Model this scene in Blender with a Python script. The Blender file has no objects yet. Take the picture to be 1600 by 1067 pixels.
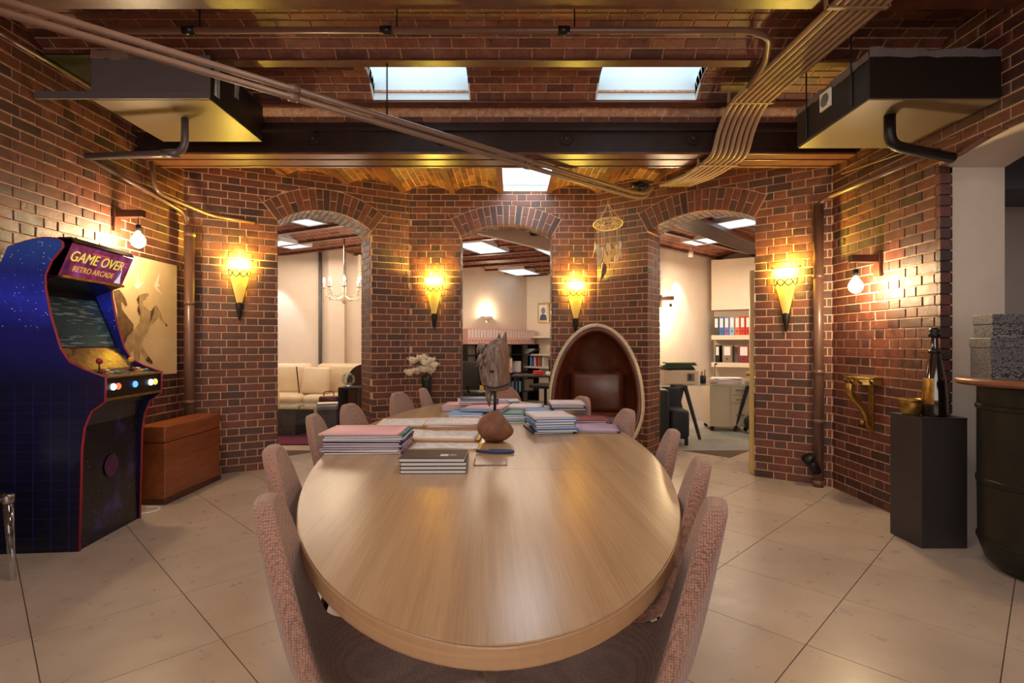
import bpy, math, random
from mathutils import Vector, Matrix, noise
random.seed(7)
PI = math.pi
SC = bpy.context.scene
COL = SC.collection

# ------------------------------------------------------------------ camera
EYE, FPX, HOR = 1.31, 840.0, 537.0          # eye height (m), focal length (px of 1600), horizon row
cam_d = bpy.data.cameras.new('camera')
cam_d.sensor_width = 36.0
cam_d.lens = 36.0 * FPX / 1600.0
cam_d.shift_y = (HOR - 533.5) / 1600.0
cam_d.clip_start = 0.05
cam = bpy.data.objects.new('camera', cam_d)
COL.objects.link(cam)
cam.location = (0, 0, EYE)
cam.rotation_euler = (PI / 2, 0, 0)
SC.camera = cam

# ------------------------------------------------------------------ world, exposure
w = bpy.data.worlds.new('world'); SC.world = w; w.use_nodes = True
w.node_tree.nodes['Background'].inputs[0].default_value = (0.62, 0.80, 0.95, 1)
w.node_tree.nodes['Background'].inputs[1].default_value = 1.0
SC.view_settings.view_transform = 'Standard'
SC.view_settings.look = 'None'
SC.view_settings.gamma = 1.0
SC.view_settings.use_curve_mapping = False
SC.view_settings.exposure = 0.0

def light(name, kind, loc, power, color, size=0.05, rot=(0, 0, 0), size_y=None, parent=None, spot=None, blend=0.5):
    d = bpy.data.lights.new(name, kind)
    d.energy = power; d.color = color
    if kind == 'AREA':
        d.shape = 'RECTANGLE'; d.size = size; d.size_y = size_y or size
    else:
        d.shadow_soft_size = size
    if kind == 'SPOT':
        d.spot_size = spot; d.spot_blend = blend
    o = bpy.data.objects.new(name, d); COL.objects.link(o)
    o.location = loc; o.rotation_euler = rot
    if parent: o.parent = parent
    return o

WARM = (1.0, 0.80, 0.60)
DAY = (0.80, 0.92, 1.0)
# added unseen fill behind the camera and over the near table; then skylight daylight
light('window_daylight', 'AREA', (-0.2, -2.25, 1.75), 80, (1.0, 0.86, 0.72), 4.2, (PI / 2, 0, 0), 2.0)  # added fill panel, out of view
light('skylight_daylight', 'AREA', (-1.25, 2.1, 3.32), 22, (1.0, 0.85, 0.68), 0.8, (0, 0, 0), 0.5)  # added fill lamp over the near table, out of view
light('skylight_daylight', 'AREA', (0.95, 2.1, 3.32), 22, (1.0, 0.85, 0.68), 0.8, (0, 0, 0), 0.5)  # second added lamp over the near table
light('skylight_daylight', 'AREA', (-0.75, 4.07, 3.68), 3.0, DAY, 0.7, (0, 0, 0), 0.42)
light('skylight_daylight', 'AREA', (1.08, 4.07, 3.68), 3.0, DAY, 0.7, (0, 0, 0), 0.42)
light('skylight_daylight', 'AREA', (0.154, 5.80, 3.17), 12, DAY, 0.48, (0, 0, 0), 0.8)
# side room beyond the white arch
light('side_room_daylight', 'AREA', (4.6, 2.6, 2.75), 14, (0.90, 0.92, 1.0), 1.2, (0, 0, 0), 1.6)
# added unseen fill panels for the three rooms behind the brick arches
light('lounge_light', 'AREA', (-3.3, 8.2, 2.78), 42, WARM, 1.6, (0, 0, 0), 1.6)
light('office_light', 'AREA', (0.1, 9.4, 2.78), 44, WARM, 1.6, (0, 0, 0), 1.6)
light('study_light', 'AREA', (3.5, 7.9, 2.66), 40, WARM, 1.4, (0, 0, 0), 1.4)

light('lounge_lamp', 'POINT', (-4.7, 7.3, 2.0), 30, WARM, .2)  # added unseen point lamps that brighten the back rooms and their ceilings
light('office_lamp', 'POINT', (-1.15, 8.0, 2.0), 26, WARM, .2)
light('study_lamp', 'POINT', (4.3, 6.6, 2.0), 30, WARM, .2)
# ------------------------------------------------------------------ projection helper: pixel + distance -> point
def P(x, y, Y):
    return Vector(((x - 800.0) / FPX * Y, Y, EYE + (HOR - y) / FPX * Y))
def proj(v):
    if v[1] < 0.2: return (-9999, -9999)
    return (800 + FPX * v[0] / v[1], HOR - FPX * (v[2] - EYE) / v[1])

# ------------------------------------------------------------------ materials
def s2l(c):
    return tuple((v / 12.92 if v <= 0.04045 else ((v + 0.055) / 1.055) ** 2.4) for v in c)
def rgb(r, g, b):
    return s2l((r / 255.0, g / 255.0, b / 255.0)) + (1.0,)
class NT:
    def __init__(s, name):
        s.m = bpy.data.materials.new(name); s.m.use_nodes = True
        s.t = s.m.node_tree; s.n = s.t.nodes
        s.b = s.n['Principled BSDF']; s.out = s.n['Material Output']
    def add(s, kind, **kw):
        n = s.n.new(kind)
        for k, v in kw.items(): setattr(n, k, v)
        return n
    def link(s, a, b): s.t.links.new(a, b)
    def val(s, sock, v): s.b.inputs[sock].default_value = v
    def math(s, op, a, b=None):
        n = s.add('ShaderNodeMath', operation=op)
        for i, v in enumerate((a, b)):
            if v is None: continue
            if isinstance(v, (int, float)): n.inputs[i].default_value = v
            else: s.link(v, n.inputs[i])
        return n.outputs[0]
    def ramp(s, fac, stops, interp='LINEAR'):
        n = s.add('ShaderNodeValToRGB'); n.color_ramp.interpolation = interp
        e = n.color_ramp.elements
        while len(e) < len(stops): e.new(0.5)
        for i, (p, c) in enumerate(stops):
            e[i].position = p; e[i].color = c
        s.link(fac, n.inputs[0]); return n.outputs[0]
    def mix(s, fac, a, b, mode='MIX'):
        n = s.add('ShaderNodeMix', data_type='RGBA', blend_type=mode)
        for i, v in ((0, fac), (6, a), (7, b)):
            if isinstance(v, (int, float)): n.inputs[i].default_value = v
            elif isinstance(v, tuple): n.inputs[i].default_value = v
            else: s.link(v, n.inputs[i])
        return n.outputs[2]
    def noise(s, vec, scale, detail=4.0, rough=0.55, dist=0.0):
        n = s.add('ShaderNodeTexNoise')
        n.inputs['Scale'].default_value = scale; n.inputs['Detail'].default_value = detail
        n.inputs['Roughness'].default_value = rough; n.inputs['Distortion'].default_value = dist
        if vec is not None: s.link(vec, n.inputs['Vector'])
        return n.outputs['Fac']
    def coords(s, kind='Object'):
        return s.add('ShaderNodeTexCoord').outputs[kind]
    def pos(s):
        return s.add('ShaderNodeNewGeometry').outputs['Position']
    def mapping(s, vec, scale=(1, 1, 1), rot=(0, 0, 0), loc=(0, 0, 0)):
        n = s.add('ShaderNodeMapping'); s.link(vec, n.inputs[0])
        n.inputs['Scale'].default_value = scale; n.inputs['Rotation'].default_value = rot; n.inputs['Location'].default_value = loc
        return n.outputs[0]
    def bump(s, h, strength=0.3, dist=0.01):
        n = s.add('ShaderNodeBump'); n.inputs['Strength'].default_value = strength; n.inputs['Distance'].default_value = dist
        s.link(h, n.inputs['Height']); s.link(n.outputs[0], s.b.inputs['Normal'])
M = {}
def plain(name, c, rough=0.5, metal=0.0, var=0.0, scale=20.0, bump=0.0, spec=0.5, coat=0.0, alpha=1.0, trans=0.0):
    t = NT(name)
    t.val('Base Color', c); t.val('Roughness', rough); t.val('Metallic', metal); t.val('Specular IOR Level', spec)
    if coat: t.val('Coat Weight', coat); t.val('Coat Roughness', 0.12)
    if trans: t.val('Transmission Weight', trans)
    if var or bump:
        nz = t.noise(t.pos(), scale, 5)
        if var:
            lo = tuple(v * (1 - var) for v in c[:3]) + (1,); hi = tuple(min(1, v * (1 + var)) for v in c[:3]) + (1,)
            t.link(t.ramp(nz, [(0.3, lo), (0.7, hi)]), t.b.inputs['Base Color'])
        if bump: t.bump(nz, bump, 0.004)
    M[name] = t.m; return t.m
def emit(name, c, strength):
    t = NT(name); t.val('Base Color', (0, 0, 0, 1)); t.val('Emission Color', c); t.val('Emission Strength', strength)
    M[name] = t.m; return t.m
def brickmat(name, stops, rough=(0.30, 0.62), stain=None, spec=0.6):
    t = NT(name)
    oi = t.add('ShaderNodeObjectInfo').outputs['Random']
    geo = t.add('ShaderNodeNewGeometry')
    r = t.math('FRACT', t.math('ADD', oi, t.math('MULTIPLY', geo.outputs['Random Per Island'], 7.31)))
    base = t.ramp(r, stops)
    p = geo.outputs['Position']
    sp = t.noise(p, 130.0, 3, 0.7)
    mo = t.noise(p, 16.0, 5, 0.65)
    dark = t.ramp(sp, [(0.36, (0.25, 0.22, 0.22, 1)), (0.47, (1, 1, 1, 1))])
    c = t.mix(0.75, base, dark, 'MULTIPLY')
    bl = t.ramp(mo, [(0.3, (0.62, 0.60, 0.60, 1)), (0.65, (1.18, 1.12, 1.08, 1))])
    c = t.mix(1.0, c, bl, 'MULTIPLY')
    if stain:
        st = t.ramp(t.noise(p, 2.3, 6, 0.7), [(0.56, (0, 0, 0, 1)), (0.72, (1, 1, 1, 1))])
        c = t.mix(t.math('MULTIPLY', st, 0.55), c, stain)
    t.link(c, t.b.inputs['Base Color'])
    t.link(t.ramp(mo, [(0.3, (rough[0],) * 3 + (1,)), (0.7, (rough[1],) * 3 + (1,))]), t.b.inputs['Roughness'])
    t.val('Specular IOR Level', spec)
    t.bump(t.math('ADD', sp, mo), 0.55, 0.006)
    M[name] = t.m
brickmat('brick', [(0.0, rgb(58, 34, 30)), (0.2, rgb(84, 45, 36)), (0.5, rgb(112, 60, 44)), (0.8, rgb(98, 55, 44)), (1.0, rgb(70, 46, 44))])
brickmat('vault_brick', [(0.0, rgb(84, 50, 42)), (0.3, rgb(120, 70, 52)), (0.6, rgb(140, 82, 60)), (0.85, rgb(112, 68, 60)), (1.0, rgb(158, 106, 76))],
         rough=(0.25, 0.55), stain=rgb(165, 128, 108))
plain('mortar', rgb(206, 164, 136), 0.85, var=0.2, scale=40, bump=0.4)
plain('vault_mortar', rgb(188, 146, 120), 0.85, var=0.35, scale=30, bump=0.4)
plain('dark_mortar', rgb(70, 42, 34), 0.85, var=0.35, scale=30, bump=0.4)
plain('beam_paint', rgb(98, 58, 46), 0.34, var=0.3, scale=14, bump=0.15, spec=0.6)
plain('girder_paint', rgb(50, 30, 26), 0.5, var=0.3, scale=10, bump=0.12, spec=0.35)
plain('plaster', rgb(222, 206, 190), 0.8, var=0.03, scale=6)
plain('plaster_cool', rgb(216, 200, 184), 0.8, var=0.03, scale=6)
plain('plaster_grey', rgb(112, 116, 124), 0.8)
plain('grey_unit', rgb(98, 92, 96), 0.38, spec=0.6, var=0.06, scale=8)
plain('black_unit', rgb(24, 18, 17), 0.42, spec=0.4)
plain('unit_bottom', rgb(104, 84, 68), 0.4, 0.1, var=0.06, scale=5)
plain('foil', rgb(196, 204, 210), 0.28, 0.9, bump=0.6, scale=18)
plain('grey_pipe', rgb(92, 84, 86), 0.3, spec=0.6)
plain('brown_pipe', rgb(104, 74, 62), 0.32, spec=0.6, var=0.08, scale=12)
plain('conduit', rgb(122, 96, 82), 0.34, spec=0.55, var=0.08, scale=10)
plain('bundle', rgb(152, 120, 94), 0.38, spec=0.5, var=0.08, scale=10)
plain('black_metal', rgb(24, 23, 25), 0.35, 0.4)
plain('black', rgb(18, 18, 20), 0.45)
plain('iron', rgb(34, 24, 20), 0.5, 0.3, bump=0.2, scale=60)
plain('brass', rgb(176, 138, 74), 0.32, 0.9, var=0.3, scale=30, bump=0.25)
plain('steel', rgb(170, 170, 172), 0.25, 1.0)
plain('white', rgb(232, 228, 222), 0.5)
plain('paper', rgb(226, 222, 226), 0.6)
plain('ink', rgb(70, 70, 84), 0.7)
plain('cream_leather', rgb(222, 202, 172), 0.42, var=0.06, scale=6, bump=0.25)
plain('brown_leather', rgb(86, 40, 24), 0.32, var=0.35, scale=7, bump=0.35, spec=0.55)
plain('egg_shell', rgb(190, 172, 146), 0.4, var=0.12, scale=40, bump=0.5, metal=0.2)
plain('trunk_wood', rgb(140, 74, 40), 0.38, var=0.25, scale=9)
plain('dark_wood', rgb(74, 40, 26), 0.4, var=0.25, scale=9)
plain('dark_blue', rgb(24, 34, 46), 0.6)
plain('drawer_white', rgb(214, 200, 180), 0.45)
plain('drum', rgb(36, 34, 26), 0.42, 0.3, var=0.3, scale=9, bump=0.12)
plain('drum_wood', rgb(134, 84, 58), 0.4, var=0.25, scale=12)
plain('plinth', rgb(52, 47, 48), 0.42, var=0.06, scale=5)
plain('bottle', rgb(22, 10, 8), 0.08, spec=0.8, coat=0.5)
plain('stone', rgb(116, 76, 56), 0.7, var=0.35, scale=16, bump=0.8)
plain('skylight_white', rgb(226, 236, 242), 0.7)
plain('gold_edge', rgb(214, 178, 104), 0.4)
plain('rug', rgb(104, 34, 66), 0.95, var=0.5, scale=30, bump=1.0)
plain('petal', rgb(240, 226, 204), 0.6)
plain('rope', rgb(206, 178, 132), 0.8)
plain('feather', rgb(226, 200, 158), 0.7)
plain('dark_feather', rgb(92, 66, 50), 0.7)
plain('gold_frame', rgb(170, 140, 84), 0.4, 0.5)
for k, c in dict(pink=(222, 168, 176), lilac=(176, 152, 186), purple=(92, 62, 112), teal=(40, 112, 110), blue=(62, 128, 190), navy=(38, 52, 96),
                 green=(92, 140, 70), yellow=(228, 176, 66), orange=(208, 116, 52), wine=(120, 44, 58), red=(190, 44, 40), binder_blue=(38, 96, 176),
                 violet=(118, 92, 168), sky=(128, 168, 214), binder_orange=(206, 90, 56), grey=(130, 116, 104), binder_pink=(226, 178, 170),
                 cover_black=(44, 38, 36), pale=(208, 196, 208), green_dark=(40, 70, 44)).items():
    plain('c_' + k, rgb(*c), 0.5)
def clear(name, tint, gloss):
    t = NT(name)
    tr = t.add('ShaderNodeBsdfTransparent'); tr.inputs[0].default_value = tint
    gl = t.add('ShaderNodeBsdfGlossy'); gl.inputs['Roughness'].default_value = 0.04
    fr = t.add('ShaderNodeFresnel'); fr.inputs[0].default_value = 1.45
    mx = t.add('ShaderNodeMixShader'); t.link(t.math('MINIMUM', t.math('ADD', fr.outputs[0], gloss), 0.6), mx.inputs[0])
    t.link(tr.outputs[0], mx.inputs[1]); t.link(gl.outputs[0], mx.inputs[2]); t.link(mx.outputs[0], t.out.inputs[0]); M[name] = t.m
clear('glass', (0.86, 0.95, 0.93, 1), 0.05)
clear('acrylic', (0.90, 0.90, 0.93, 1), 0.10)
# sconce shade: thin frosted amber glass lit by the bulb inside it
t = NT('amber_glass')
tr = t.add('ShaderNodeBsdfTranslucent'); tr.inputs[0].default_value = (1.0, 0.74, 0.16, 1)
df = t.add('ShaderNodeBsdfDiffuse'); df.inputs[0].default_value = (0.85, 0.62, 0.25, 1)
mx = t.add('ShaderNodeMixShader'); mx.inputs[0].default_value = 0.72
t.link(tr.outputs[0], mx.inputs[1]); t.link(df.outputs[0], mx.inputs[2]); t.link(mx.outputs[0], t.out.inputs[0]); M['amber_glass'] = t.m
emit('bulb_glow', (1.0, 0.74, 0.40, 1), 420.0)
emit('sconce_bulb', (1.0, 0.80, 0.30, 1), 40.0)
emit('candle_glow', (1.0, 0.84, 0.58, 1), 30.0)
emit('sky_pane', (0.58, 0.80, 0.93, 1), 0.9)
emit('sky_pane_back', (0.80, 0.90, 1.0, 1), 1.3)
emit('led_white', (0.9, 0.95, 1.0, 1), 3.0)
emit('led_red', (1.0, 0.25, 0.10, 1), 1.0)
emit('led_blue', (0.10, 0.35, 1.0, 1), 2.0)
emit('led_amber', (1.0, 0.60, 0.12, 1), 1.5)
# oak table top: long fine grain along the table
def woodmat(name, lo, hi, rough, axis_scale):
    t = NT(name); co = t.coords('Object')
    g = t.noise(t.mapping(co, axis_scale), 1.0, 7, 0.65, 0.4)
    g2 = t.noise(t.mapping(co, tuple(v * 0.12 for v in axis_scale)), 1.0, 3)
    c = t.mix(0.5, t.ramp(g, [(0.32, lo), (0.68, hi)]), t.ramp(g2, [(0.35, lo), (0.65, hi)]))
    t.link(c, t.b.inputs['Base Color']); t.val('Roughness', rough); t.bump(g, 0.08, 0.002); M[name] = t.m
woodmat('oak', rgb(152, 124, 96), rgb(180, 152, 120), 0.25, (140, 3, 3))
woodmat('oak_edge', rgb(150, 116, 84), rgb(182, 146, 110), 0.35, (3, 3, 160))
woodmat('chest_wood', rgb(106, 54, 28), rgb(160, 88, 46), 0.36, (30, 3, 30))
# large-format porcelain floor
def floormat(name, lo, hi, rough):
    t = NT(name); p = t.pos()
    oi = t.add('ShaderNodeObjectInfo').outputs['Random']
    a = t.noise(p, 1.7, 6, 0.62, 0.3); b = t.noise(p, 9, 5, 0.6)
    c = t.ramp(t.math('ADD', t.math('MULTIPLY', a, 0.9), t.math('MULTIPLY', b, 0.1)), [(0.35, lo), (0.62, hi)])
    c = t.mix(1.0, c, t.ramp(oi, [(0, (0.93, 0.93, 0.93, 1)), (1, (1, 1, 1, 1))]), 'MULTIPLY')
    t.link(c, t.b.inputs['Base Color'])
    t.link(t.ramp(b, [(0.3, (rough,) * 3 + (1,)), (0.7, (rough + 0.10,) * 3 + (1,))]), t.b.inputs['Roughness'])
    M[name] = t.m
floormat('tile', rgb(170, 153, 140), rgb(188, 171, 157), 0.26)
plain('crystal', rgb(252, 240, 218), 0.12, spec=0.9)
floormat('back_floor', rgb(128, 132, 136), rgb(176, 172, 168), 0.4)
floormat('lounge_floor', rgb(168, 150, 130), rgb(200, 180, 156), 0.4)
plain('grout', rgb(92, 74, 62), 0.9)
# tweed chair fabric: tight basket weave
t = NT('tweed'); co = t.coords('Object')
ck = t.add('ShaderNodeTexVoronoi'); ck.inputs['Scale'].default_value = 165.0; ck.inputs['Randomness'].default_value = 0.35
t.link(co, ck.inputs['Vector'])
big = t.noise(co, 5.0, 3)
c = t.ramp(ck.outputs['Distance'], [(0.10, rgb(194, 152, 132)), (0.45, rgb(150, 110, 98)), (0.75, rgb(72, 48, 50))])
c = t.mix(0.35, c, t.ramp(big, [(0.3, rgb(142, 108, 94)), (0.7, rgb(180, 142, 122))]))
t.link(c, t.b.inputs['Base Color']); t.val('Roughness', 0.9); t.val('Sheen Weight', 0.35)
inv = t.math('SUBTRACT', 1.0, ck.outputs['Distance']); t.bump(inv, 0.7, 0.004); M['tweed'] = t.m
# driftwood
t = NT('driftwood'); co = t.coords('Object')
g = t.noise(t.mapping(co, (60, 60, 9)), 1.0, 7, 0.7, 0.6); g2 = t.noise(co, 7, 4)
c = t.ramp(g, [(0.30, rgb(48, 40, 38)), (0.5, rgb(112, 96, 90)), (0.7, rgb(166, 148, 138))])
xs = t.add('ShaderNodeSeparateXYZ'); t.link(co, xs.inputs[0])
side = t.ramp(t.math('ADD', t.math('MULTIPLY', xs.outputs[0], 8.0), g2), [(0.55, (0, 0, 0, 1)), (0.95, (1, 1, 1, 1))])
c = t.mix(t.math('MULTIPLY', side, 0.7), c, rgb(118, 82, 60))
t.link(c, t.b.inputs['Base Color']); t.val('Roughness', 0.75); t.bump(g, 0.9, 0.006); M['driftwood'] = t.m
# brick print for vaults too far away to tell the bricks apart
def farbrick(name, along_y):
    t = NT(name); p = t.pos()
    m = t.mapping(p, (1, 1, 1), (0, 0, PI / 2 if along_y else 0))
    b = t.add('ShaderNodeTexBrick'); t.link(m, b.inputs['Vector'])
    b.inputs['Color1'].default_value = rgb(134, 70, 50); b.inputs['Color2'].default_value = rgb(88, 46, 38); b.inputs['Mortar'].default_value = rgb(172, 124, 96)
    b.inputs['Scale'].default_value = 1.0; b.inputs['Mortar Size'].default_value = 0.006; b.inputs['Brick Width'].default_value = 0.225; b.inputs['Row Height'].default_value = 0.072
    t.link(b.outputs['Color'], t.b.inputs['Base Color']); t.val('Roughness', 0.5)
    iv = t.math('SUBTRACT', 1.0, b.outputs['Fac']); t.bump(iv, 0.4, 0.01); M[name] = t.m
farbrick('far_brick_x', False); farbrick('far_brick_y', True)

# ------------------------------------------------------------------ mesh builder
class MB:
    def __init__(s): s.v = []; s.f = []
    def quad(s, a, b, c, d):
        n = len(s.v); s.v += [a, b, c, d]; s.f.append((n, n + 1, n + 2, n + 3))
    def poly(s, pts):
        n = len(s.v); s.v += list(pts); s.f.append(tuple(range(n, n + len(pts))))
    def box(s, x0, x1, y0, y1, z0, z1, mat=None):
        n = len(s.v)
        pts = [(x0, y0, z0), (x1, y0, z0), (x1, y1, z0), (x0, y1, z0), (x0, y0, z1), (x1, y0, z1), (x1, y1, z1), (x0, y1, z1)]
        if mat: pts = [tuple(mat @ Vector(p)) for p in pts]
        s.v += pts
        s.f += [(n + a, n + b, n + c, n + d) for a, b, c, d in ((0, 3, 2, 1), (4, 5, 6, 7), (0, 1, 5, 4), (1, 2, 6, 5), (2, 3, 7, 6), (3, 0, 4, 7))]
        return s
    def prism(s, pts, axis, a, b):
        """pts 2-D outline (counter-clockwise), extruded along axis from a to b"""
        def mk(p, t):
            return {'x': (t, p[0], p[1]), 'y': (p[0], t, p[1]), 'z': (p[0], p[1], t)}[axis]
        n = len(s.v); k = len(pts)
        s.v += [mk(p, a) for p in pts] + [mk(p, b) for p in pts]
        s.f.append(tuple(range(n + k - 1, n - 1, -1))); s.f.append(tuple(range(n + k, n + 2 * k)))
        for i in range(k):
            j = (i + 1) % k
            s.f.append((n + i, n + j, n + k + j, n + k + i))
        return s
    def tube(s, pts, r, seg=10, cap=True):
        pts = [Vector(p) for p in pts]; n0 = len(s.v); k = len(pts)
        rr = r if isinstance(r, (list, tuple)) else [r] * k
        up = None
        for i, p in enumerate(pts):
            if i == 0: d = pts[1] - pts[0]
            elif i == k - 1: d = pts[-1] - pts[-2]
            else: d = (pts[i + 1] - p).normalized() + (p - pts[i - 1]).normalized()
            d.normalize()
            if up is None:
                up = Vector((0, 0, 1)) if abs(d.z) < 0.9 else Vector((1, 0, 0))
            a = d.cross(up).normalized(); up = a.cross(d).normalized()
            for j in range(seg):
                t = 2 * PI * j / seg
                q = p + a * (math.cos(t) * rr[i]) + up * (math.sin(t) * rr[i])
                s.v.append(tuple(q))
        for i in range(k - 1):
            for j in range(seg):
                j2 = (j + 1) % seg
                s.f.append((n0 + i * seg + j, n0 + i * seg + j2, n0 + (i + 1) * seg + j2, n0 + (i + 1) * seg + j))
        if cap:
            s.f.append(tuple(n0 + j for j in range(seg - 1, -1, -1)))
            s.f.append(tuple(n0 + (k - 1) * seg + j for j in range(seg)))
        return s
    def lathe(s, prof, seg=24, c=(0, 0, 0), a0=0.0, a1=2 * PI, cap=True):
        n0 = len(s.v); full = abs(a1 - a0 - 2 * PI) < 1e-6
        m = seg if full else seg + 1
        for (r, z) in prof:
            for j in range(m):
                t = a0 + (a1 - a0) * j / seg
                s.v.append((c[0] + r * math.cos(t), c[1] + r * math.sin(t), c[2] + z))
        for i in range(len(prof) - 1):
            for j in range(seg):
                j2 = (j + 1) % m
                s.f.append((n0 + i * m + j, n0 + i * m + j2, n0 + (i + 1) * m + j2, n0 + (i + 1) * m + j))
        if cap and full:
            if prof[0][0] > 1e-5: s.f.append(tuple(n0 + j for j in range(m - 1, -1, -1)))
            if prof[-1][0] > 1e-5: s.f.append(tuple(n0 + (len(prof) - 1) * m + j for j in range(m)))
        return s
    def ball(s, c, r, seg=12, rings=8, sc=(1, 1, 1)):
        prof = [(r * math.sin(PI * i / rings), -r * math.cos(PI * i / rings)) for i in range(rings + 1)]
        n0 = len(s.v); s.lathe(prof, seg, (0, 0, 0), cap=False)
        for i in range(n0, len(s.v)):
            v = s.v[i]; s.v[i] = (c[0] + v[0] * sc[0], c[1] + v[1] * sc[1], c[2] + v[2] * sc[2])
        return s
    def grid(s, fn, nu, nv):
        n0 = len(s.v)
        for i in range(nu + 1):
            for j in range(nv + 1): s.v.append(tuple(fn(i / nu, j / nv)))
        for i in range(nu):
            for j in range(nv):
                a = n0 + i * (nv + 1) + j
                s.f.append((a, a + nv + 1, a + nv + 2, a + 1))
        return s
    def xf(s, mat):
        s.v = [tuple(mat @ Vector(v)) for v in s.v]; return s
    def mesh(s, name, mat, smooth=False):
        me = bpy.data.meshes.new(name); me.from_pydata([tuple(v) for v in s.v], [], s.f)
        if mat: me.materials.append(M[mat])
        if smooth: me.polygons.foreach_set('use_smooth', [True] * len(me.polygons))
        me.update(); return me
    def obj(s, name, mat, parent=None, smooth=False, bevel=0.0, subsurf=0, solid=0.0, auto=None, loc=None, rot=None, weld=False):
        o = bpy.data.objects.new(name, s.mesh(name, mat, smooth or auto is not None)); COL.objects.link(o)
        if parent: o.parent = parent
        if loc: o.location = loc
        if rot: o.rotation_euler = rot
        if weld:
            md = o.modifiers.new('weld', 'WELD'); md.merge_threshold = 0.0005
        if solid:
            md = o.modifiers.new('solid', 'SOLIDIFY'); md.thickness = solid; md.offset = 0.0
        if bevel:
            md = o.modifiers.new('bevel', 'BEVEL'); md.width = bevel; md.segments = 2; md.limit_method = 'ANGLE'
        if subsurf:
            md = o.modifiers.new('sub', 'SUBSURF'); md.levels = subsurf; md.render_levels = subsurf
        if auto is not None and hasattr(o.data, 'set_sharp_from_angle'):
            o.data.set_sharp_from_angle(angle=auto)
        return o
def mesh_obj(name, me, parent=None, loc=(0, 0, 0), rot=(0, 0, 0), sc=(1, 1, 1)):
    o = bpy.data.objects.new(name, me); COL.objects.link(o)
    if parent: o.parent = parent
    o.location = loc; o.rotation_euler = rot; o.scale = sc
    return o
def tag(o, label, cat, group=None):
    o['label'] = label; o['category'] = cat
    if group: o['group'] = group
    return o
def thing(name, label, cat, loc=(0, 0, 0), rz=0.0, group=None):
    o = bpy.data.objects.new(name, None); COL.objects.link(o)
    o.empty_display_size = 0.1
    o.location = loc; o.rotation_euler = (0, 0, rz)
    return tag(o, label, cat, group)
def struct(o, label=None):
    o['kind'] = 'structure'
    if label: o['label'] = label
    return o
def copy_tree(o, parent=None):
    c = o.copy(); COL.objects.link(c); c.parent = parent
    for ch in list(o.children):
        copy_tree(ch, c)
    return c
def arc(cx, cy, r, a0, a1, n):
    return [(cx + r * math.cos(a0 + (a1 - a0) * i / n), cy + r * math.sin(a0 + (a1 - a0) * i / n)) for i in range(n + 1)]
def smooth_path(pts, n=6):
    """Catmull-Rom through pts"""
    pts = [Vector(p) for p in pts]; out = []
    for i in range(len(pts) - 1):
        p0 = pts[max(i - 1, 0)]; p1 = pts[i]; p2 = pts[i + 1]; p3 = pts[min(i + 2, len(pts) - 1)]
        for k in range(n):
            t = k / n
            out.append(0.5 * ((2 * p1) + (p2 - p0) * t + (2 * p0 - 5 * p1 + 4 * p2 - p3) * t * t + (3 * p1 - p0 - 3 * p2 + p3) * t ** 3))
    out.append(pts[-1]); return out
def bend_path(pts, r=0.08, n=5):
    """polyline with rounded corners"""
    pts = [Vector(p) for p in pts]; out = [pts[0]]
    for i in range(1, len(pts) - 1):
        a, b, c = pts[i - 1], pts[i], pts[i + 1]
        d1 = (a - b); d2 = (c - b); rr = min(r, d1.length * 0.45, d2.length * 0.45)
        s, e = b + d1.normalized() * rr, b + d2.normalized() * rr
        for k in range(n + 1):
            t = k / n; out.append((1 - t) ** 2 * s + 2 * t * (1 - t) * b + t * t * e)
    out.append(pts[-1]); return out

# ================================================================== THE SETTING
# plan of the brick room (x right, y away from the camera)
XL, XR = -3.20, 2.92
CL, CA, CB, CR = (XL, 5.247), (-1.21, 6.35), (1.003, 6.35), (XR, 4.91)
H_TOP = 3.46
COURSE, JT = 0.075, 0.010
ST, HD, BD = 0.215, 0.1025, 0.0525

def chamfer_block(poly, depth, ch=0.003):
    """brick with outline poly in (u,z), face at y=0 (towards the room), body to y=depth; chamfered front edge"""
    b = MB(); k = len(poly)
    cx = sum(p[0] for p in poly) / k; cz = sum(p[1] for p in poly) / k
    ins = []
    for p in poly:
        dx, dz = p[0] - cx, p[1] - cz; l = math.hypot(dx, dz) or 1
        ins.append((p[0] - dx / l * ch * 1.4, p[1] - dz / l * ch * 1.4))
    b.v = [(p[0], 0, p[1]) for p in ins] + [(p[0], ch, p[1]) for p in poly] + [(p[0], depth, p[1]) for p in poly]
    b.f.append(tuple(range(k)))
    for i in range(k):
        j = (i + 1) % k
        b.f.append((i, k + i, k + j, j)); b.f.append((k + i, 2 * k + i, 2 * k + j, k + j))
    return b
def clip(poly, nx, nz, d):
    """keep the side nx*u+nz*z <= d"""
    out = []
    for i in range(len(poly)):
        a, b = poly[i], poly[(i + 1) % len(poly)]
        fa, fb = nx * a[0] + nz * a[1] - d, nx * b[0] + nz * b[1] - d
        if fa <= 0: out.append(a)
        if (fa < 0 < fb) or (fb < 0 < fa):
            t = fa / (fa - fb); out.append((a[0] + (b[0] - a[0]) * t, a[1] + (b[1] - a[1]) * t))
    return out
def area(p):
    return 0.5 * sum(p[i][0] * p[(i + 1) % len(p)][1] - p[(i + 1) % len(p)][0] * p[i][1] for i in range(len(p)))
ME_ST = chamfer_block([(-ST / 2, -.0325), (ST / 2, -.0325), (ST / 2, .0325), (-ST / 2, .0325)], BD).mesh('brick_stretcher', 'brick')
ME_HD = chamfer_block([(-HD / 2, -.0325), (HD / 2, -.0325), (HD / 2, .0325), (-HD / 2, .0325)], BD).mesh('brick_header', 'brick')

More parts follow.
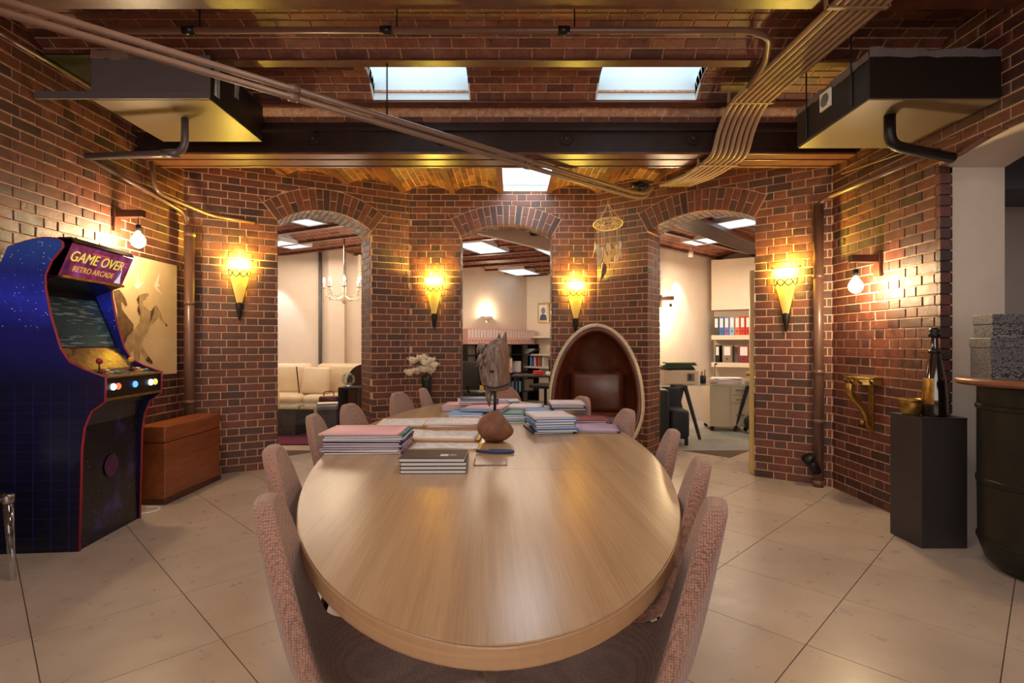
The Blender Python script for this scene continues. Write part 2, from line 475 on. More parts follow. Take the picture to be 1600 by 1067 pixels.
def emit_bricks(parent, frame, items, name='brick', stuff_name='brick_field', limit=290, mat='brick'):
    """items: (mesh or MB in wall space, location) ; the ones that show largest become objects, the rest one joined part"""
    def score(it):
        c = frame @ Vector(it[1]); x, y = proj(c)
        vis = -20 < x < 1620 and -20 < y < 1087 and c.y > 0.5
        return it[2] / max(c.y, 0.3) ** 2 if vis else -1.0 / (1 + it[2])
    items = sorted(items, key=score, reverse=True)
    objs = [it for it in items[:limit] if score(it) > 0]
    rest = [it for it in items if it not in objs] if len(items) < 60 else items[len(objs):]
    for it in objs:
        me = it[0] if not isinstance(it[0], MB) else it[0].mesh(name, mat)
        o = bpy.data.objects.new(name, me); COL.objects.link(o); o.parent = parent
        o.location = (it[1][0], it[1][1] + random.uniform(-.0015, .0015), it[1][2]) if len(it) < 4 else it[1]
        if len(it) > 3: o.rotation_euler = it[3]
        if len(it) > 4: o.scale = it[4]
    if rest:
        b = MB()
        for it in rest:
            n = len(b.v)
            mt = Matrix.Translation(it[1])
            if len(it) > 3: mt = mt @ Matrix.Rotation(it[3][2], 4, 'Z') @ Matrix.Rotation(it[3][1], 4, 'Y') @ Matrix.Rotation(it[3][0], 4, 'X')
            if len(it) > 4: mt = mt @ Matrix.Diagonal((it[4][0], it[4][1], it[4][2], 1))
            if isinstance(it[0], MB): vs, fs = it[0].v, it[0].f
            else: vs, fs = [tuple(v.co) for v in it[0].vertices], [tuple(p.vertices) for p in it[0].polygons]
            b.v += [tuple(mt @ Vector(v)) for v in vs]; b.f += [tuple(n + i for i in f) for f in fs]
        o = b.obj(stuff_name, mat, parent); o['kind'] = 'stuff'
    return objs

def brick_wall(name, A, B, z1, thick, openings=(), ring=0.225, phase=0.0, arch_name='arch_brick', label=None, u_vis=None, line_jambs=True):
    A, B = Vector((A[0], A[1], 0)), Vector((B[0], B[1], 0)); d = (B - A); L = d.length; d.normalize()
    frame = Matrix.Translation(A) @ Matrix.Rotation(math.atan2(d.y, d.x), 4, 'Z')
    arches = []
    for (u0, u1, sp, rise) in openings:
        s = u1 - u0; R = (s * s / 4 + rise * rise) / (2 * rise); half = math.asin(s / 2 / R)
        arches.append((u0, u1, sp, rise, R, half, ((u0 + u1) / 2, sp + rise - R)))
    # mortar body: slab pieces around the openings
    b = MB(); MF = 0.007
    def slab(poly): b.prism(poly, 'y', MF, thick)
    last = 0.0
    for (u0, u1, sp, rise, R, half, c) in arches:
        o0, o1 = u0 - MF, u1 + MF
        slab([(last, 0), (o0, 0), (o0, z1), (last, z1)])
        n = 14; RR = R + MF
        pts = [(c[0] + RR * math.sin(-half + 2 * half * i / n), c[1] + RR * math.cos(-half + 2 * half * i / n)) for i in range(n + 1)]
        pts[0] = (o0, pts[0][1]); pts[-1] = (o1, pts[-1][1])
        for i in range(n):
            slab([pts[i], pts[i + 1], (pts[i + 1][0], z1), (pts[i][0], z1)])
        last = o1
    slab([(last, 0), (L, 0), (L, z1), (last, z1)])
    wall = b.obj(name, 'mortar'); wall.matrix_world = frame; struct(wall, label)
    items, jam, vous = [], [], []
    rows = int(z1 / COURSE)
    for r in range(rows):
        zc = r * COURSE + COURSE / 2
        u = -0.35 + phase + (0.0 if r % 2 == 0 else (ST + HD + 2 * JT) / 2) - random.uniform(0, .012)
        k = 0
        while u < L:
            ln = ST if k % 2 == 0 else HD
            k += 1; a, e = u, u + ln; u = e + JT
            a2, e2 = max(a, 0.002), min(e, L - 0.002)
            if e2 - a2 < 0.02: continue
            if u_vis and (e2 < u_vis[0] or a2 > u_vis[1]): continue
            polys = [[(a2, zc - .0325), (e2, zc - .0325), (e2, zc + .0325), (a2, zc + .0325)]]
            near_jamb = False
            for (u0, u1, sp, rise, R, half, c) in arches:
                nxt = []
                for p in polys:
                    uc = sum(q[0] for q in p) / len(p); zz = sum(q[1] for q in p) / len(p)
                    Ro = R + ring + (0.008 if ring else 0.0)
                    if p[0][0] > u1 + 0.6 or p[1][0] < u0 - 0.6: nxt.append(p); continue
                    sn, cs = math.sin(half), math.cos(half)
                    th = math.atan2(uc - c[0], zz - c[1])
                    if zz < sp + 0.01:
                        q1 = clip(p, 1, 0, u0); q2 = clip(p, -1, 0, -u1)
                        if ring:
                            # skewbacks: stay outside the radial end joints of the ring
                            q1 = clip(q1, cs, sn, cs * c[0] + sn * c[1] - 0.008) if q1 else q1
                            q2 = clip(q2, -cs, sn, -cs * c[0] + sn * c[1] - 0.008) if q2 else q2
                        for q in (q1, q2):
                            if len(q) > 2: nxt.append(q)
                    elif all(math.hypot(q[0] - c[0], q[1] - c[1]) > Ro - .004 for q in p): nxt.append(p)
                    elif ring and any(abs(math.atan2(q[0] - c[0], q[1] - c[1])) < half for q in p) and any(abs(math.atan2(q[0] - c[0], q[1] - c[1])) > half for q in p):
                        sg = 1 if uc > c[0] else -1                    # brick across the end joint of the ring: cut in two
                        d0_ = -sg * cs * c[0] + sn * c[1]
                        qo = clip(p, -sg * cs, sn, d0_ - .008); qi = clip(p, sg * cs, -sn, -d0_)
                        if len(qi) > 2:
                            ui, zi = sum(q[0] for q in qi) / len(qi), sum(q[1] for q in qi) / len(qi); ti = math.atan2(ui - c[0], zi - c[1])
                            qi = clip(qi, -math.sin(ti), -math.cos(ti), -(math.sin(ti) * c[0] + math.cos(ti) * c[1] + Ro))
                        for q in (qo, qi):
                            if len(q) > 2: nxt.append(q)
                    elif abs(th) < half or not ring:
                        tx, tz = math.sin(th), math.cos(th)
                        q = clip(p, -tx, -tz, -(tx * c[0] + tz * c[1] + Ro))
                        if len(q) > 2: nxt.append(q)
                    elif th < 0:
                        q = clip(p, cs, sn, cs * c[0] + sn * c[1] - 0.008)
                        if len(q) > 2: nxt.append(q)
                    else:
                        q = clip(p, -cs, sn, -cs * c[0] + sn * c[1] - 0.008)
                        if len(q) > 2: nxt.append(q)
                polys = nxt
            for p in polys:
                ar = abs(area(p))
                if ar < 0.0005: continue
                uc = sum(q[0] for q in p) / len(p); zz = sum(q[1] for q in p) / len(p)
                w_, h_ = max(q[0] for q in p) - min(q[0] for q in p), max(q[1] for q in p) - min(q[1] for q in p)
                jm = any(abs(min(q[0] for q in p) - o[1]) < .003 or abs(max(q[0] for q in p) - o[0]) < .003 for o in openings)
                if len(p) == 4 and abs(w_ - ST) < 1e-4 and abs(ar - ST * .065) < 1e-4 and not jm: items.append((ME_ST, (uc, 0, zz), ar))
                elif len(p) == 4 and abs(w_ - HD) < 1e-4 and abs(ar - HD * .065) < 1e-4 and not jm: items.append((ME_HD, (uc, 0, zz), ar))
                else:
                    items.append((chamfer_block([(q[0] - uc, q[1] - zz) for q in p], HD if jm else BD), (uc, 0, zz), ar))
        # jamb faces
        if line_jambs:
            for (u0, u1, sp, rise, R, half, c) in arches:
                if zc > sp - .02: continue
                y = HD + JT; k = r
                while y < thick - 0.02:
                    ln = min(ST if k % 2 == 0 else HD, thick - y); k += 1
                    for side in (0, 1):
                        q = MB()
                        if side == 0: q.box(-BD, 0, -ln / 2, ln / 2, -.0325, .0325); jam.append((q, (u0, y + ln / 2, zc), ln * .065))
                        else: q.box(0, BD, -ln / 2, ln / 2, -.0325, .0325); jam.append((q, (u1, y + ln / 2, zc), ln * .065))
                    y += ln + JT
    if ring:
        for (u0, u1, sp, rise, R, half, c) in arches:
            n = max(9, int(round(2 * half * (R + ring / 2) / 0.078))); n += (n + 1) % 2
            gap = 0.005 / R
            for i in range(n):
                a0 = -half + 2 * half * i / n + gap; a1 = -half + 2 * half * (i + 1) / n - gap
                split = [(R, R + ring)] if i % 2 == 0 else [(R, R + ring / 2 - .005), (R + ring / 2 + .005, R + ring)]
                for (r0, r1) in split:
                    poly = [(c[0] + r0 * math.sin(a0), c[1] + r0 * math.cos(a0)), (c[0] + r0 * math.sin(a1), c[1] + r0 * math.cos(a1)),
                            (c[0] + r1 * math.sin(a1), c[1] + r1 * math.cos(a1)), (c[0] + r1 * math.sin(a0), c[1] + r1 * math.cos(a0))]
                    uc = sum(q[0] for q in poly) / 4; zz = sum(q[1] for q in poly) / 4
                    vous.append((chamfer_block([(q[0] - uc, q[1] - zz) for q in poly], HD), (uc, -.001, zz), .02))
                y = HD + JT; k = i
                am = (a0 + a1) / 2
                while y < thick - 0.02:
                    ln = min(ST if k % 2 == 0 else HD, thick - y); k += 1
                    poly = [(c[0] + rr * math.sin(a), c[1] + rr * math.cos(a)) for rr, a in ((R, a0), (R, a1), (R + BD, a1), (R + BD, a0))]
                    uc = sum(q[0] for q in poly) / 4; zz = sum(q[1] for q in poly) / 4
                    vous.append((MB().prism([(q[0] - uc, q[1] - zz) for q in poly], 'y', -ln / 2, ln / 2), (uc, y + ln / 2, zz), .008))
                    y += ln + JT
    emit_bricks(wall, frame, items)
    if jam: emit_bricks(wall, frame, jam, 'jamb_brick', 'jamb_brick_field', 200)
    if vous: emit_bricks(wall, frame, vous, arch_name, 'arch_brick_field', 200)
    return wall, frame
def seg_u(A, B, x):
    """distance along wall A->B where image column x crosses it"""
    k = (x - 800) / FPX; d = Vector((B[0] - A[0], B[1] - A[1])); L = d.length; d /= L
    return (k * A[1] - A[0]) / (d.x - k * d.y)

brick_wall('wall_left', (XL, -2.3), CL, H_TOP, 0.25, phase=0.03, u_vis=(4.6, 99), label='brick side wall behind the arcade machine')
lu0, lu1 = seg_u(CL, CA, 434), seg_u(CL, CA, 581)
brick_wall('wall_back_left', CL, CA, 3.24, 0.50, [(lu0, lu1, 2.60, 0.17)], label='angled brick wall with the arch to the lounge')
brick_wall('wall_back_center', CA, CB, 3.24, 0.26, [(seg_u(CA, CB, 720), seg_u(CA, CB, 862), 2.58, 0.14)], phase=0.05, label='far brick wall with the middle arch')
ru0, ru1 = seg_u(CB, CR, 1012), seg_u(CB, CR, 1179)
brick_wall('wall_back_right', CB, CR, 3.24, 0.36, [(ru0, ru1, 2.56, 0.14)], phase=0.02, label='angled brick wall with the arch to the study')
brick_wall('wall_right', CR, (XR, -2.3), H_TOP, 0.46, [(CR[1] - 3.69, CR[1] - 2.44, 2.52, 0.08)], ring=0.0, phase=0.04, u_vis=(-1, 2.9), line_jambs=False,
           label='brick side wall with the white plastered arch')
# mortar posts close the corners between the wall panels
for nm, c_, o_ in (('trim_6', CL, (-.85, .52)), ('trim_7', CA, (-.25, .97)), ('trim_8', CB, (.30, .95)), ('trim_9', CR, (.88, .47))):
    struct(MB().lathe([(.068, 0), (.068, 3.24)], 16).obj(nm, 'mortar', loc=(c_[0] + o_[0] * .074, c_[1] + o_[1] * .074, 0)), 'mortared corner of the brick walls')
# plaster lining of the side arch
b = MB(); s_, rise_ = 1.25, 0.08; R_ = (s_ * s_ / 4 + rise_ ** 2) / (2 * rise_); cy_, cz_ = 3.065, 2.52 + rise_ - R_
half_ = math.asin(s_ / 2 / R_); n_ = 16
arc_in = [(cy_ + R_ * math.sin(half_ - 2 * half_ * i / n_), cz_ + R_ * math.cos(half_ - 2 * half_ * i / n_)) for i in range(n_ + 1)]
prof = [(3.69, 0.0)] + arc_in + [(2.44, 0.0)]
for i in range(len(prof) - 1):
    (y0, z0), (y1, z1) = prof[i], prof[i + 1]
    dy, dz = y1 - y0, z1 - z0; l = math.hypot(dy, dz); ny, nz = -dz / l * 0.012, dy / l * 0.012
    x0, x1 = XR + 0.062, XR + 0.462
    pts = [(x0, y0, z0), (x0, y1, z1), (x0, y1 - ny, z1 - nz), (x0, y0 - ny, z0 - nz)]
    n0 = len(b.v); b.v += [tuple(p) for p in pts] + [(x1,) + tuple(p[1:]) for p in pts]
    b.f += [(n0, n0 + 1, n0 + 2, n0 + 3), (n0 + 7, n0 + 6, n0 + 5, n0 + 4)] + [(n0 + q, n0 + (q + 1) % 4, n0 + 4 + (q + 1) % 4, n0 + 4 + q) for q in range(4)]
struct(b.obj('trim_1', 'plaster_cool'), 'white plaster lining of the side arch')
# brick edge strip of the arch jamb
b = MB()
jw = MB().box(XR + .001, XR + .072, 3.672, 3.71, 0, 2.52).obj('trim_2', 'dark_mortar'); struct(jw, 'brick edge of the plastered arch')
for r in range(33):
    q = MB().box(XR - .001, XR + .074, 3.664, 3.69, r * COURSE + .005, r * COURSE + .07).obj('brick', 'brick', jw)
# room beyond the side arch
struct(MB().box(3.38, 6.2, 5.15, 5.25, 0, 3.4).obj('wall_side_room_far', 'plaster_cool'), 'pale wall of the side room')
struct(MB().box(6.1, 6.2, -2.3, 5.2, 0, 3.4).obj('wall_side_room_end', 'plaster_cool'), 'pale end wall of the side room')
struct(MB().box(3.38, 6.2, 4.55, 5.15, 2.62, 3.4).obj('trim_3', 'plaster_grey'), 'grey bulkhead in the side room')
struct(MB().box(3.38, 6.2, -2.3, 5.25, 3.4, 3.46).obj('ceiling_side_room', 'plaster_cool'), 'white ceiling of the side room')
struct(MB().box(3.381, 6.2, -2.4, -2.3, 0, 3.46).obj('wall_side_room_near', 'plaster_cool'), 'pale near wall of the side room')
# wall behind the camera, with a window added to go with the fill
b = MB(); b.box(XL, XR, -2.42, -2.32, 0, 0.7).box(XL, XR, -2.42, -2.32, 2.85, 3.6).box(XL, -2.4, -2.42, -2.32, 0.7, 2.85).box(2.1, XR, -2.42, -2.32, 0.7, 2.85)
struct(b.obj('wall_front', 'plaster_cool'), 'white wall with the window')
wf = MB()
for x in (-2.4, -0.93, 0.57, 2.04): wf.box(x, x + .06, -2.40, -2.34, 0.7, 2.85)
wf.box(-2.4, 2.1, -2.40, -2.34, 0.7, 0.76).box(-2.4, 2.1, -2.40, -2.34, 2.79, 2.85)
wo = struct(wf.obj('window_1', 'white'), 'white window frame'); MB().box(-2.4, 2.1, -2.375, -2.365, 0.76, 2.79).obj('pane', 'sky_pane', wo)  # frame and glowing pane are added, unseen, around the fill panel

# ------------------------------------------------------------------ floor: square tiles laid diagonally
fl = struct(MB().box(-3.7, 6.2, -2.5, 6.62, -0.06, -0.004).obj('floor', 'grout'), 'diagonal porcelain tile floor')
SU, SV, U0, V0 = 0.615, 0.595, 0.135, 0.18
g = 0.0022
tile_mesh = MB().box(g, SU - g, g, SV - g, -0.02, 0).mesh('tile', 'tile')
q2 = 1 / math.sqrt(2)
for i in range(-9, 13):
    for j in range(-9, 14):
        u, v = U0 + i * SU, V0 + j * SV
        uc, vc = u + SU / 2, v + SV / 2
        X, Y = (vc - uc) * q2, (vc + uc) * q2
        if -3.5 < X < 3.75 and -2.4 < Y < 6.55:
            # local x axis = +u = (-1,1)/sqrt2 ; local y axis = +v = (1,1)/sqrt2 (mirrored frame kept right-handed by swapping)
            o = bpy.data.objects.new('tile', tile_mesh); COL.objects.link(o); o.parent = fl
            o.location = ((v - u) * q2, (v + u) * q2, 0)
            o.matrix_local = Matrix(((-q2, q2, 0, (v - u) * q2), (q2, q2, 0, (v + u) * q2), (0, 0, 1, 0), (0, 0, 0, 1)))
struct(MB().box(-7, 7, 5.0, 14, -0.10, -0.062).obj('floor_subfloor', 'back_floor'), 'screed under the rooms')
struct(MB().box(-7, -2.05, 6.62, 14, -0.06, -0.002).obj('floor_lounge', 'lounge_floor'), 'pale lounge floor')
struct(MB().box(-7, -3.7, 4.5, 6.62, -0.06, -0.002).obj('floor_lounge_side', 'lounge_floor'), 'pale lounge floor beside the arch')
struct(MB().box(-2.05, 7, 6.62, 14, -0.06, -0.002).obj('floor_study', 'back_floor'), 'blue-grey concrete floor of the study')

# ------------------------------------------------------------------ ceiling of the brick room: steel beams and brick jack arches
Z_FL = 3.26                                    # underside of the beams
BEAMS = [0.49, 1.14, 1.79, 2.44, 3.09, 3.748, 4.385]
FW = 0.09
def beam(Y, label):
    t = thing('steel_beam', label, 'beam', ((XL + XR) / 2, Y, Z_FL), 0, 'brown steel ceiling beams')
    hw = (XR - XL) / 2 - .004
    MB().box(-hw, hw, -FW / 2, FW / 2, 0, 0.012).obj('flange', 'beam_paint', t, bevel=.002)
    MB().box(-hw, hw, -0.006, 0.006, 0.012, 0.15).obj('web', 'beam_paint', t)
for i, Y in enumerate(BEAMS):
    beam(Y, 'brown painted steel beam between two brick ceiling arches')
ME_VB = None
def vault_x(Ya, Yb, za, zb, rise, holes=(), bricks=True, x0=XL, x1=XR):
    """jack arch spanning Ya..Yb, courses along x"""
    s = Yb - Ya; R = (s * s / 4 + rise * rise) / (2 * rise); half = math.asin(min(1, s / 2 / R))
    tilt = math.atan2(zb - za, s)
    def pt(th, rr):
        y = (Ya + Yb) / 2 + rr * math.sin(th); z = (za + zb) / 2 + rise - R + rr * math.cos(th) + math.tan(tilt) * (rr * math.sin(th))
        return y, z
    b = MB(); n = 12
    xs = [x0] + [v for h in holes for v in h] + [x1]
    for k in range(0, len(xs), 2):
        for i in range(n):
            p = [pt(-half + 2 * half * i / n, R + .008), pt(-half + 2 * half * (i + 1) / n, R + .008)]
            b.quad((xs[k], p[0][0], p[0][1]), (xs[k], p[1][0], p[1][1]), (xs[k + 1], p[1][0], p[1][1]), (xs[k + 1], p[0][0], p[0][1]))
    o = b.obj('ceiling', 'vault_mortar'); struct(o, 'brick jack arch between steel beams')
    md = o.modifiers.new('solid', 'SOLIDIFY'); md.thickness = 0.09; md.offset = -1.0
    if bricks:
        rows = max(3, int(round(2 * half * R / 0.073))); items = []
        for r in range(rows):
            th = -half + 2 * half * (r + .5) / rows; wd = 2 * half * R / rows - .011
            y, z = pt(th, R); ang = -(th) + tilt
            x = x0 + (-.1125 if r % 2 else 0) - random.uniform(0, .05)
            while x < x1:
                a, e = max(x, x0), min(x + ST, x1); x += ST + JT
                segs = [(a, e)]
                for h in holes:
                    segs = [s2 for (p, q) in segs for s2 in ((p, min(q, h[0])), (max(p, h[1]), q)) if s2[1] - s2[0] > .02]
                for (p, q) in segs:
                    if q - p < .02: continue
                    items.append((ME_UNIT, ((p + q) / 2, y, z), (q - p) * wd, (ang, 0, 0), ((q - p), wd, 0.05)))
        emit_bricks(o, Matrix.Identity(4), items, 'vault_brick', 'vault_brick_field', 295, 'vault_brick')
    return o, pt, half, R
mb = MB(); mb.v = [(-.5, -.5, .06), (.5, -.5, .06), (.5, .5, .06), (-.5, .5, .06), (-.485, -.46, 0), (.485, -.46, 0), (.485, .46, 0), (-.485, .46, 0), (-.5, -.5, 1), (.5, -.5, 1), (.5, .5, 1), (-.5, .5, 1)]
mb.f = [(7, 6, 5, 4), (4, 5, 1, 0), (5, 6, 2, 1), (6, 7, 3, 2), (7, 4, 0, 3), (0, 1, 9, 8), (1, 2, 10, 9), (2, 3, 11, 10), (3, 0, 8, 11)]
ME_UNIT = mb.mesh('vault_brick', 'vault_brick')
HOLES = [(-1.11, -0.347), (0.684, 1.476)]
HOLES_ADDED = [(-1.65, -0.85), (0.55, 1.35)]  # openings for the two added skylights out of view
zs = Z_FL + 0.012
for i in range(len(BEAMS) - 1):
    near = i < 3
    hl = HOLES if i == 5 else (HOLES_ADDED if i == 2 else ())
    vault_x(BEAMS[i] + 0.03, BEAMS[i + 1] - 0.03, zs, zs, 0.12, hl, bricks=not near)
vault_x(BEAMS[-1] + 0.03, 4.585, zs, 3.15, 0.10)
vault_x(-2.4, BEAMS[0] - .03, zs, zs, 0.25, bricks=False)
def skylight_well(x0, x1, y0, y1, z0, z1, pane='sky_pane', label='white skylight well in the brick ceiling', rise=0.0):
    b = MB(); e = 0.012
    low = [(y0 + (y1 - y0) * i / 12, z0 + rise * 4 * (i / 12) * (1 - i / 12)) for i in range(13)]
    for xa, xb in ((x0 - e, x0), (x1, x1 + e)): b.prism(low + [(y1, z1), (y0, z1)], 'x', xa, xb)
    b.box(x0 - e, x1 + e, y0 - e, y0, z0 + .0, z1).box(x0 - e, x1 + e, y1, y1 + e, z0, z1)
    o = struct(b.obj('window_%d' % skylight_well.n, 'skylight_white'), label); skylight_well.n += 1
    MB().box(x0, x1, y0, y1, z1 - .02, z1).obj('pane', pane, o)
skylight_well.n = 2
for h in HOLES: skylight_well(h[0], h[1], 3.80, 4.335, zs + .005, 3.72, rise=0.13)
for h in HOLES_ADDED: skylight_well(h[0], h[1], 1.85, 2.40, zs + .005, 3.72, rise=0.13)  # added skylight wells out of view, put there to light the table
# main girder: two joists side by side and a plate, carried across the room in front of the angled walls
t = thing('steel_girder', 'dark brown riveted steel girder spanning above the brick arches', 'girder', (0, 0, 0))
for (y0, y1, z) in ((4.54, 4.66, 2.91), (4.69, 4.83, 2.91), (4.86, 4.90, 2.91)):
    MB().box(XL + .004, XR - .004, y0, y1, z, z + .02).obj('flange', 'beam_paint', t, bevel=.003)
MB().box(XL + .004, XR - .03, 4.585, 4.60, 2.93, 3.22).obj('web', 'girder_paint', t)
MB().box(XL + .004, XR - .03, 4.74, 4.76, 2.93, 3.30).obj('web', 'girder_paint', t)
MB().box(XL + .004, XR - .03, 4.545, 4.585, 3.115, 3.135).obj('top_flange', 'girder_paint', t)
MB().box(XL + .004, XR - .03, 4.885, 4.90, 2.93, 3.32).obj('web', 'beam_paint', t)
for x in (490, 690, 885, 1083):
    p = P(x, 217, 4.585)
    r_ = MB().lathe([(0.0, 0), (.055, 0), (.058, .008), (.05, .016), (.036, .016), (.034, .010), (.022, .010), (.022, .03), (.012, .034), (.0, .034)], 20)
    r_.xf(Matrix.Translation(p) @ Matrix.Rotation(PI / 2, 4, 'X')); r_.obj('tie_rod_washer', 'girder_paint', t, auto=0.6)
# jack arches behind the girder run away from the camera
XS = [0.44 + 0.572 * k for k in range(-7, 6)]
def wall_y(x):
    if x < CA[0]: return CL[1] + (x - CL[0]) * (CA[1] - CL[1]) / (CA[0] - CL[0])
    if x > CB[0]: return CB[1] + (x - CB[0]) * (CR[1] - CB[1]) / (CR[0] - CB[0])
    return 6.35
Z2 = 3.10
def vault_y(Xa, Xb, y0, y1, z, rise, hole=None):
    s = Xb - Xa; R = (s * s / 4 + rise * rise) / (2 * rise); half = math.asin(s / 2 / R); xc = (Xa + Xb) / 2; n = 10
    def pt(th, rr): return xc + rr * math.sin(th), z + rise - R + rr * math.cos(th)
    b = MB(); ys = [y0, y1] if not hole else [y0, hole[0], min(hole[1], y1), y1]
    for k in range(0, len(ys), 2):
        for i in range(n):
            p, q = pt(-half + 2 * half * i / n, R + .008), pt(-half + 2 * half * (i + 1) / n, R + .008)
            if ys[k + 1] - ys[k] > .01: b.quad((p[0], ys[k], p[1]), (p[0], ys[k + 1], p[1]), (q[0], ys[k + 1], q[1]), (q[0], ys[k], q[1]))
    o = struct(b.obj('ceiling', 'vault_mortar'), 'brick jack arch running to the far wall')
    md = o.modifiers.new('solid', 'SOLIDIFY'); md.thickness = 0.09; md.offset = -1.0
    rows = 8; items = []
    for r in range(rows):
        th = -half + 2 * half * (r + .5) / rows; wd = 2 * half * R / rows - .009; x, zz = pt(th, R)
        y = y0 + (-.1125 if r % 2 else 0)
        while y < y1:
            a, e = max(y, y0), min(y + ST, y1); y += ST + JT
            segs = [(a, e)]
            if hole: segs = [(a, min(e, hole[0])), (max(a, hole[1]), e)]
            for (p, q) in segs:
                if q - p < .02: continue
                items.append((ME_UNIT, (x, (p + q) / 2, zz), (q - p) * wd, (0, th, 0), (wd, q - p, .05)))
    emit_bricks(o, Matrix.Identity(4), items, 'vault_brick', 'vault_brick_field', 295, 'vault_brick')
for k in range(len(XS) - 1):
    a, e = XS[k], XS[k + 1]
    if e < XL or a > XR: continue
    ym = max(wall_y(max(a, XL)), wall_y(min(e, XR)), wall_y((a + e) / 2)) + 0.10
    hole = (5.30, 6.60) if abs(a + .132) < .01 else None
    vault_y(a + .025, e - .025, 4.93, ym, Z2, 0.075, hole)
for x in XS:
    if XL < x < XR:
        t = thing('steel_joist', 'brown steel joist between the arches behind the girder', 'beam', (x, 4.93, Z2 - .012), 0, 'steel joists behind the girder')
        MB().box(-.032, .032, 0, wall_y(x) + .05 - 4.93, 0, .012).obj('flange', 'beam_paint', t)
        MB().box(-.005, .005, 0, wall_y(x) + .05 - 4.93, .012, .12).obj('web', 'beam_paint', t)
skylight_well(-.105, .413, 5.30, 6.335, Z2 + .01, 3.21, 'sky_pane_back', 'white skylight well above the middle arch')
# roof deck that closes the ceiling
struct(MB().box(-3.6, 3.4, -2.5, 6.9, 3.75, 3.8).obj('ceiling_deck', 'dark_mortar'), 'roof deck above the arches')
struct(MB().box(3.38, 3.40, -2.4, 5.2, 2.62, 3.75).obj('wall_side_head', 'plaster_cool'), 'wall head above the side arch')

# ------------------------------------------------------------------ rooms behind the arches
def plane_wall(name, A, B, z1, mat, label):
    A, B = Vector((A[0], A[1], 0)), Vector((B[0], B[1], 0)); d = B - A; L = d.length
    o = MB().box(0, L, 0, .08, 0, z1).obj(name, mat)
    o.matrix_world = Matrix.Translation(A) @ Matrix.Rotation(math.atan2(d.y, d.x), 4, 'Z'); return struct(o, label)
plane_wall('wall_lounge_far', (-6.6, 9.40), (-1.9, 9.40), 3.2, 'plaster', 'cream far wall of the lounge')
plane_wall('wall_lounge_side', (-6.6, 5.0), (-6.6, 9.4), 3.2, 'plaster', 'cream side wall of the lounge')
plane_wall('wall_lounge_end', (-6.6, 5.0), (-3.21, 5.0), 3.2, 'plaster', 'cream end wall of the lounge')
plane_wall('wall_partition_lounge', (-1.95, 9.40), (-1.62, 6.75), 3.2, 'plaster', 'partition between lounge and office')
plane_wall('wall_office_far', (-2.0, 9.9), (0.35, 12.6), 3.2, 'plaster', 'cream far wall of the middle office')
plane_wall('wall_office_side', (0.35, 12.6), (2.6, 10.95), 3.2, 'plaster', 'cream wall of the middle office with the portrait')
plane_wall('wall_partition_study', (1.36, 6.45), (1.60, 11.6), 3.2, 'plaster', 'partition between office and study')
plane_wall('wall_study_far', (1.55, 7.79), (3.69, 9.82), 3.2, 'plaster', 'cream far wall of the study')
plane_wall('wall_study_shelves', (3.69, 9.82), (5.6, 8.65), 3.2, 'plaster', 'cream wall of the study with built-in shelves')
plane_wall('wall_study_end', (5.6, 8.65), (5.6, 5.2), 3.2, 'plaster', 'end wall of the study')
plane_wall('wall_study_near', (5.6, 5.3), (3.3, 5.3), 3.2, 'plaster', 'near wall of the study')
def far_ceiling(cx, cy, L, W, rot, mat, label, name, room, z0=2.88):
    """corrugated brick ceiling trimmed to the convex plan of its room"""
    inv = Matrix.Translation((cx, cy, 0)) @ Matrix.Rotation(rot, 4, 'Z'); inv.invert()
    rl = [inv @ Vector((p[0], p[1], 0)) for p in room]
    def trim(poly):
        for i in range(len(rl)):
            p, q = rl[i], rl[(i + 1) % len(rl)]; nx, ny = q.y - p.y, -(q.x - p.x)
            poly = clip(poly, nx, ny, nx * p.x + ny * p.y)
            if len(poly) < 3: return []
        return poly
    b = MB(); pitch = 0.62; n = int(W / pitch); fl_parts = []
    for k in range(n):
        y0 = -W / 2 + k * pitch
        for i in range(8):
            ta, tb = i / 8, (i + 1) / 8
            pl = trim([(-L / 2, y0 + ta * pitch), (L / 2, y0 + ta * pitch), (L / 2, y0 + tb * pitch), (-L / 2, y0 + tb * pitch)])
            if len(pl) > 2: b.poly([(p[0], p[1], z0 + .09 * 4 * ((p[1] - y0) / pitch) * (1 - (p[1] - y0) / pitch)) for p in pl])
    o = b.obj(name, mat); o.location = (cx, cy, 0); o.rotation_euler = (0, 0, rot); struct(o, label)
    for k in range(n + 1):
        y0 = -W / 2 + k * pitch
        pl = trim([(-L / 2, y0 - .035), (L / 2, y0 - .035), (L / 2, y0 + .035), (-L / 2, y0 + .035)])
        if len(pl) > 2: MB().prism(pl, 'z', z0 - .012, z0 + .004).obj('beam_flange', 'beam_paint', o)
    return o
def farmat(name, rot):
    t = NT(name); p = t.coords('Object')
    b = t.add('ShaderNodeTexBrick'); t.link(p, b.inputs['Vector'])
    b.inputs['Color1'].default_value = rgb(140, 74, 54); b.inputs['Color2'].default_value = rgb(92, 48, 40); b.inputs['Mortar'].default_value = rgb(178, 130, 102)
    b.inputs['Scale'].default_value = 1.0; b.inputs['Mortar Size'].default_value = 0.006; b.inputs['Brick Width'].default_value = 0.225; b.inputs['Row Height'].default_value = 0.0775
    t.link(b.outputs['Color'], t.b.inputs['Base Color']); t.val('Roughness', 0.5)
    iv = t.math('SUBTRACT', 1.0, b.outputs['Fac']); t.bump(iv, 0.4, 0.01); M[name] = t.m
farmat('far_brick', 0)
far_ceiling(-4.6, 8.3, 9.0, 9.92, math.radians(-28), 'far_brick', 'brick vaulted ceiling of the lounge', 'ceiling_lounge',
            [(-6.6, 5.08), (-3.42, 5.48), (-1.60, 6.48), (-1.90, 9.40), (-6.6, 9.40)], 2.86)
